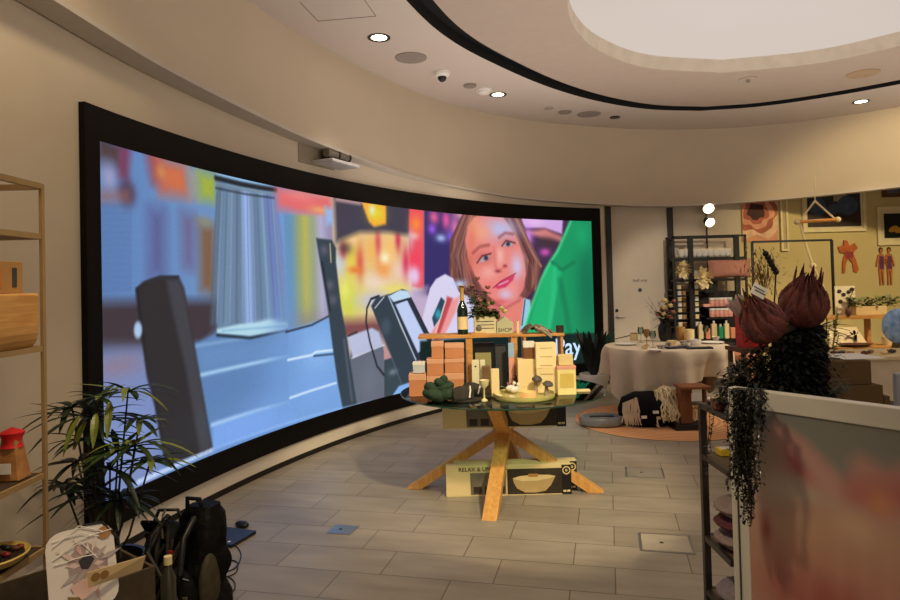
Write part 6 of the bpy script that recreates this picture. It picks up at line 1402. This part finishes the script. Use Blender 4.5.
MB().tube([(-.09,-.06,.4),(-.09,-.07,.47),(-.085,-.06,.51),(-.08,-.05,.53)],.006,6).build('pale_buckle_strap', mat('pale_strap',(160,150,130),.6), t, smooth=True)
MB().box((.0,-.125,.36),(.03,.006,.03)).build('red_tag', mat('red_tag',(190,40,24),.6), t)
for k, (x, y, z, a) in enumerate(((-.13,-.1,.3,.3),(-.17,-.0,.36,-.2),(-.2,.02,.42,.1))): MB().box((x,y,z),(.12,.02,.07),a,M=RX(.6)).build('strap_flap', FB, t, bevel=.006)
q = D(172,560,2.86); t = thing('water_bottle','small clear bottle with cream cap clipped before the backpack','bottle',(q.x,2.82,0)); zc_ = zz(172,556,2.82)
MB().lathe([(.03,0),(.032,.02),(.032,zc_-.09),(.016,zc_-.05),(.014,zc_-.03)],18).build('bottle_body', mat('murky_clear',(60,58,50),.15), t, smooth=True); MB().lathe([(.017,zc_-.034),(.017,zc_+.0),(.001,zc_+.002)],16).build('cap', CREAM, t, smooth=True)
q = D(206,585,3.0)
t = thing('shoulder_bag','black soft bag leaning against the left side of the backpack','bag',(D(152,300,3.35).x,3.5,0)); MB().sph((0,0,.17),(.13,.11,.165),20,12).build('bag_body', FB, t, smooth=True); MB().tube([(-.1,0,.28),(-.04,-.02,.4),(.06,-.02,.4),(.1,0,.28)],.01,8).build('strap', BLK, t, smooth=True)
# laptop sleeve and mouse, cables
q = A(222,538,0); t = thing('laptop','closed dark blue laptop lying on the floor by the backpack','laptop',(q.x,q.y,0),-.35); MB().box((0,0,.008),(.34,.24,.014)).build('base', mat('navy_metal',(34,40,58),.4), t, bevel=.004); MB().box((0,0,.019),(.34,.24,.006)).build('lid', mat('navy_metal',(34,40,58)), t, bevel=.002); MB().cyl((.12,-.08,.0221),.01,.0005).build('light_dot', WHITE, t)
q = A(242,527,0); t = thing('computer_mouse','black computer mouse at the corner of the blue laptop','mouse',(q.x,q.y,0.0),-.6)
b = MB().sph((0,0,.018),(.058,.034,.02),20,12); b.build('shell', BLK, t, smooth=True); MB().box((.025,0,.036),(.012,.004,.004)).build('scroll_wheel', DARKG, t)
def cable(pts, lb, r=.0035):
    P3 = [A(px_,py_,0)+Vector((0,0,r+.0005)) for px_, py_ in pts]; P4 = crom([tuple(p_) for p_ in P3],8)
    tag(MB().tube(P4,r,6).build('cable', BLK, smooth=True), lb, 'cable', 'black cables beside the backpack')
cable([(218,560),(226,548),(236,547),(241,556),(236,568),(226,572),(216,570)],'black cable looping on the tiles right of the backpack, nearer loop')
cable([(222,556),(228,560),(237,563),(236,573),(224,578),(214,576)],'black cable looping on the tiles right of the backpack, smaller loop')
cable([(205,582),(222,576),(234,582),(233,592),(220,597),(206,598)],'thin black cable curving at the bottom of the backpack')
# ------------------------------------------------------------------ lights
def spot(name, loc, target, power, col, size=60, blend=.5, r=.14):
    l = bpy.data.lights.new(name,'SPOT'); l.energy = power; l.color = col; l.spot_size = math.radians(size); l.spot_blend = blend; l.shadow_soft_size = r
    o = bpy.data.objects.new(name,l); COL.objects.link(o); o.location = loc; d_ = Vector(target)-Vector(loc); o.rotation_euler = d_.to_track_quat('-Z','Y').to_euler(); return o
WARM = (1.0,.80,.50); WM2 = (1.0,.86,.68)
for p_ in lamps: spot('downlight', (p_.x,p_.y,ZC-.02),(p_.x,p_.y,0),60,WM2,80)
# downlights of the ring above and behind the viewer, with their fittings
for k, (x, y, tx, ty, pw, cl_, sz) in enumerate(((1.9,3.35,.5,4.9,330,WARM,44),(-1.2,2.6,-1.5,3.4,45,WARM,70),(.2,1.2,-.3,2.8,120,WARM,80),(1.2,1.0,1.4,2.4,18,WM2,60))):
    pass
def track(x, y, z, tgt, pw, col, sz, lb, bl=.5):
    t = thing('ceiling_spotlight', lb, 'ceiling light', (x,y,z),0,'spotlights above the shop floor'); d_ = (Vector(tgt)-Vector((x,y,z))).normalized(); R_ = d_.to_track_quat('-Z','Y').to_matrix().to_4x4()
    MB().lathe([(.001,.1),(.045,.1),(.05,0),(.044,0),(.04,.03),(.001,.03)],20,M=R_).build('lamp_head', BLACKM, t, smooth=True); MB().tube([(0,0,.06),(0,0,ZC-z if z<ZC else .05)],.01,6).build('arm', BLACKM, t)
    spot('spot_beam', (Vector((x,y,z))+d_*.03), tgt, pw, col, sz, bl)
track(1.5,1.3,ZC-.12,(.45,4.9,.45),560,(1,.83,.52),36,'black ceiling spotlight aimed at the glass table')
track(-1.2,2.2,ZC-.12,(-1.95,3.3,2.0),45,WARM,75,'black ceiling spotlight aimed at the left wall')
track(-.6,1.6,ZC-.12,(-.2,3.3,0),130,WARM,75,'black ceiling spotlight above the backpack floor')
track(6.4,5.5,ZC-.12,(6.6,10,1.7),360,(1,.80,.42),62,'black ceiling spotlight aimed at the yellow picture wall')
track(4.6,6.4,ZC-.12,(2.9,8.0,.7),160,WM2,50,'black ceiling spotlight aimed at the linen table')
track(5.6,5.2,ZC-.12,(5.0,7.4,.9),300,WARM,60,'black ceiling spotlight aimed at the wooden desk')
def area(name, loc, sx, sy, power, col, up=True):
    l = bpy.data.lights.new(name,'AREA'); l.shape = 'RECTANGLE'; l.size = sx; l.size_y = sy; l.energy = power; l.color = col
    o = bpy.data.objects.new(name,l); COL.objects.link(o); o.location = loc; o.rotation_euler = (PI if up else 0,0,0); return o
area('bounce_fill', (3.2,3.6,2.45), 8, 9, 165, (1,.89,.80))  # added fill with no fitting, standing in for light bounced up to the ceiling
track(2.9,3.0,ZC-.12,(3.5,10.1,1.15),480,WM2,21,'added spotlight, out of view, brightening the door and black shelving')  # extra lamp put in out of view to brighten door and shelving
for nm_ in ('black_ceramic','ivy_leaf','black_fabric','screen_surround_black','black_nylon','dark_leaf'): MATS[nm_].node_tree.nodes['Principled BSDF'].inputs['Specular IOR Level'].default_value = .15 if nm_ != 'ivy_leaf' else .5
W_ = bpy.data.worlds.new('world'); S.world = W_; W_.use_nodes = True; bg = W_.node_tree.nodes['Background']; bg.inputs[0].default_value = (1,.84,.66,1); bg.inputs[1].default_value = .55
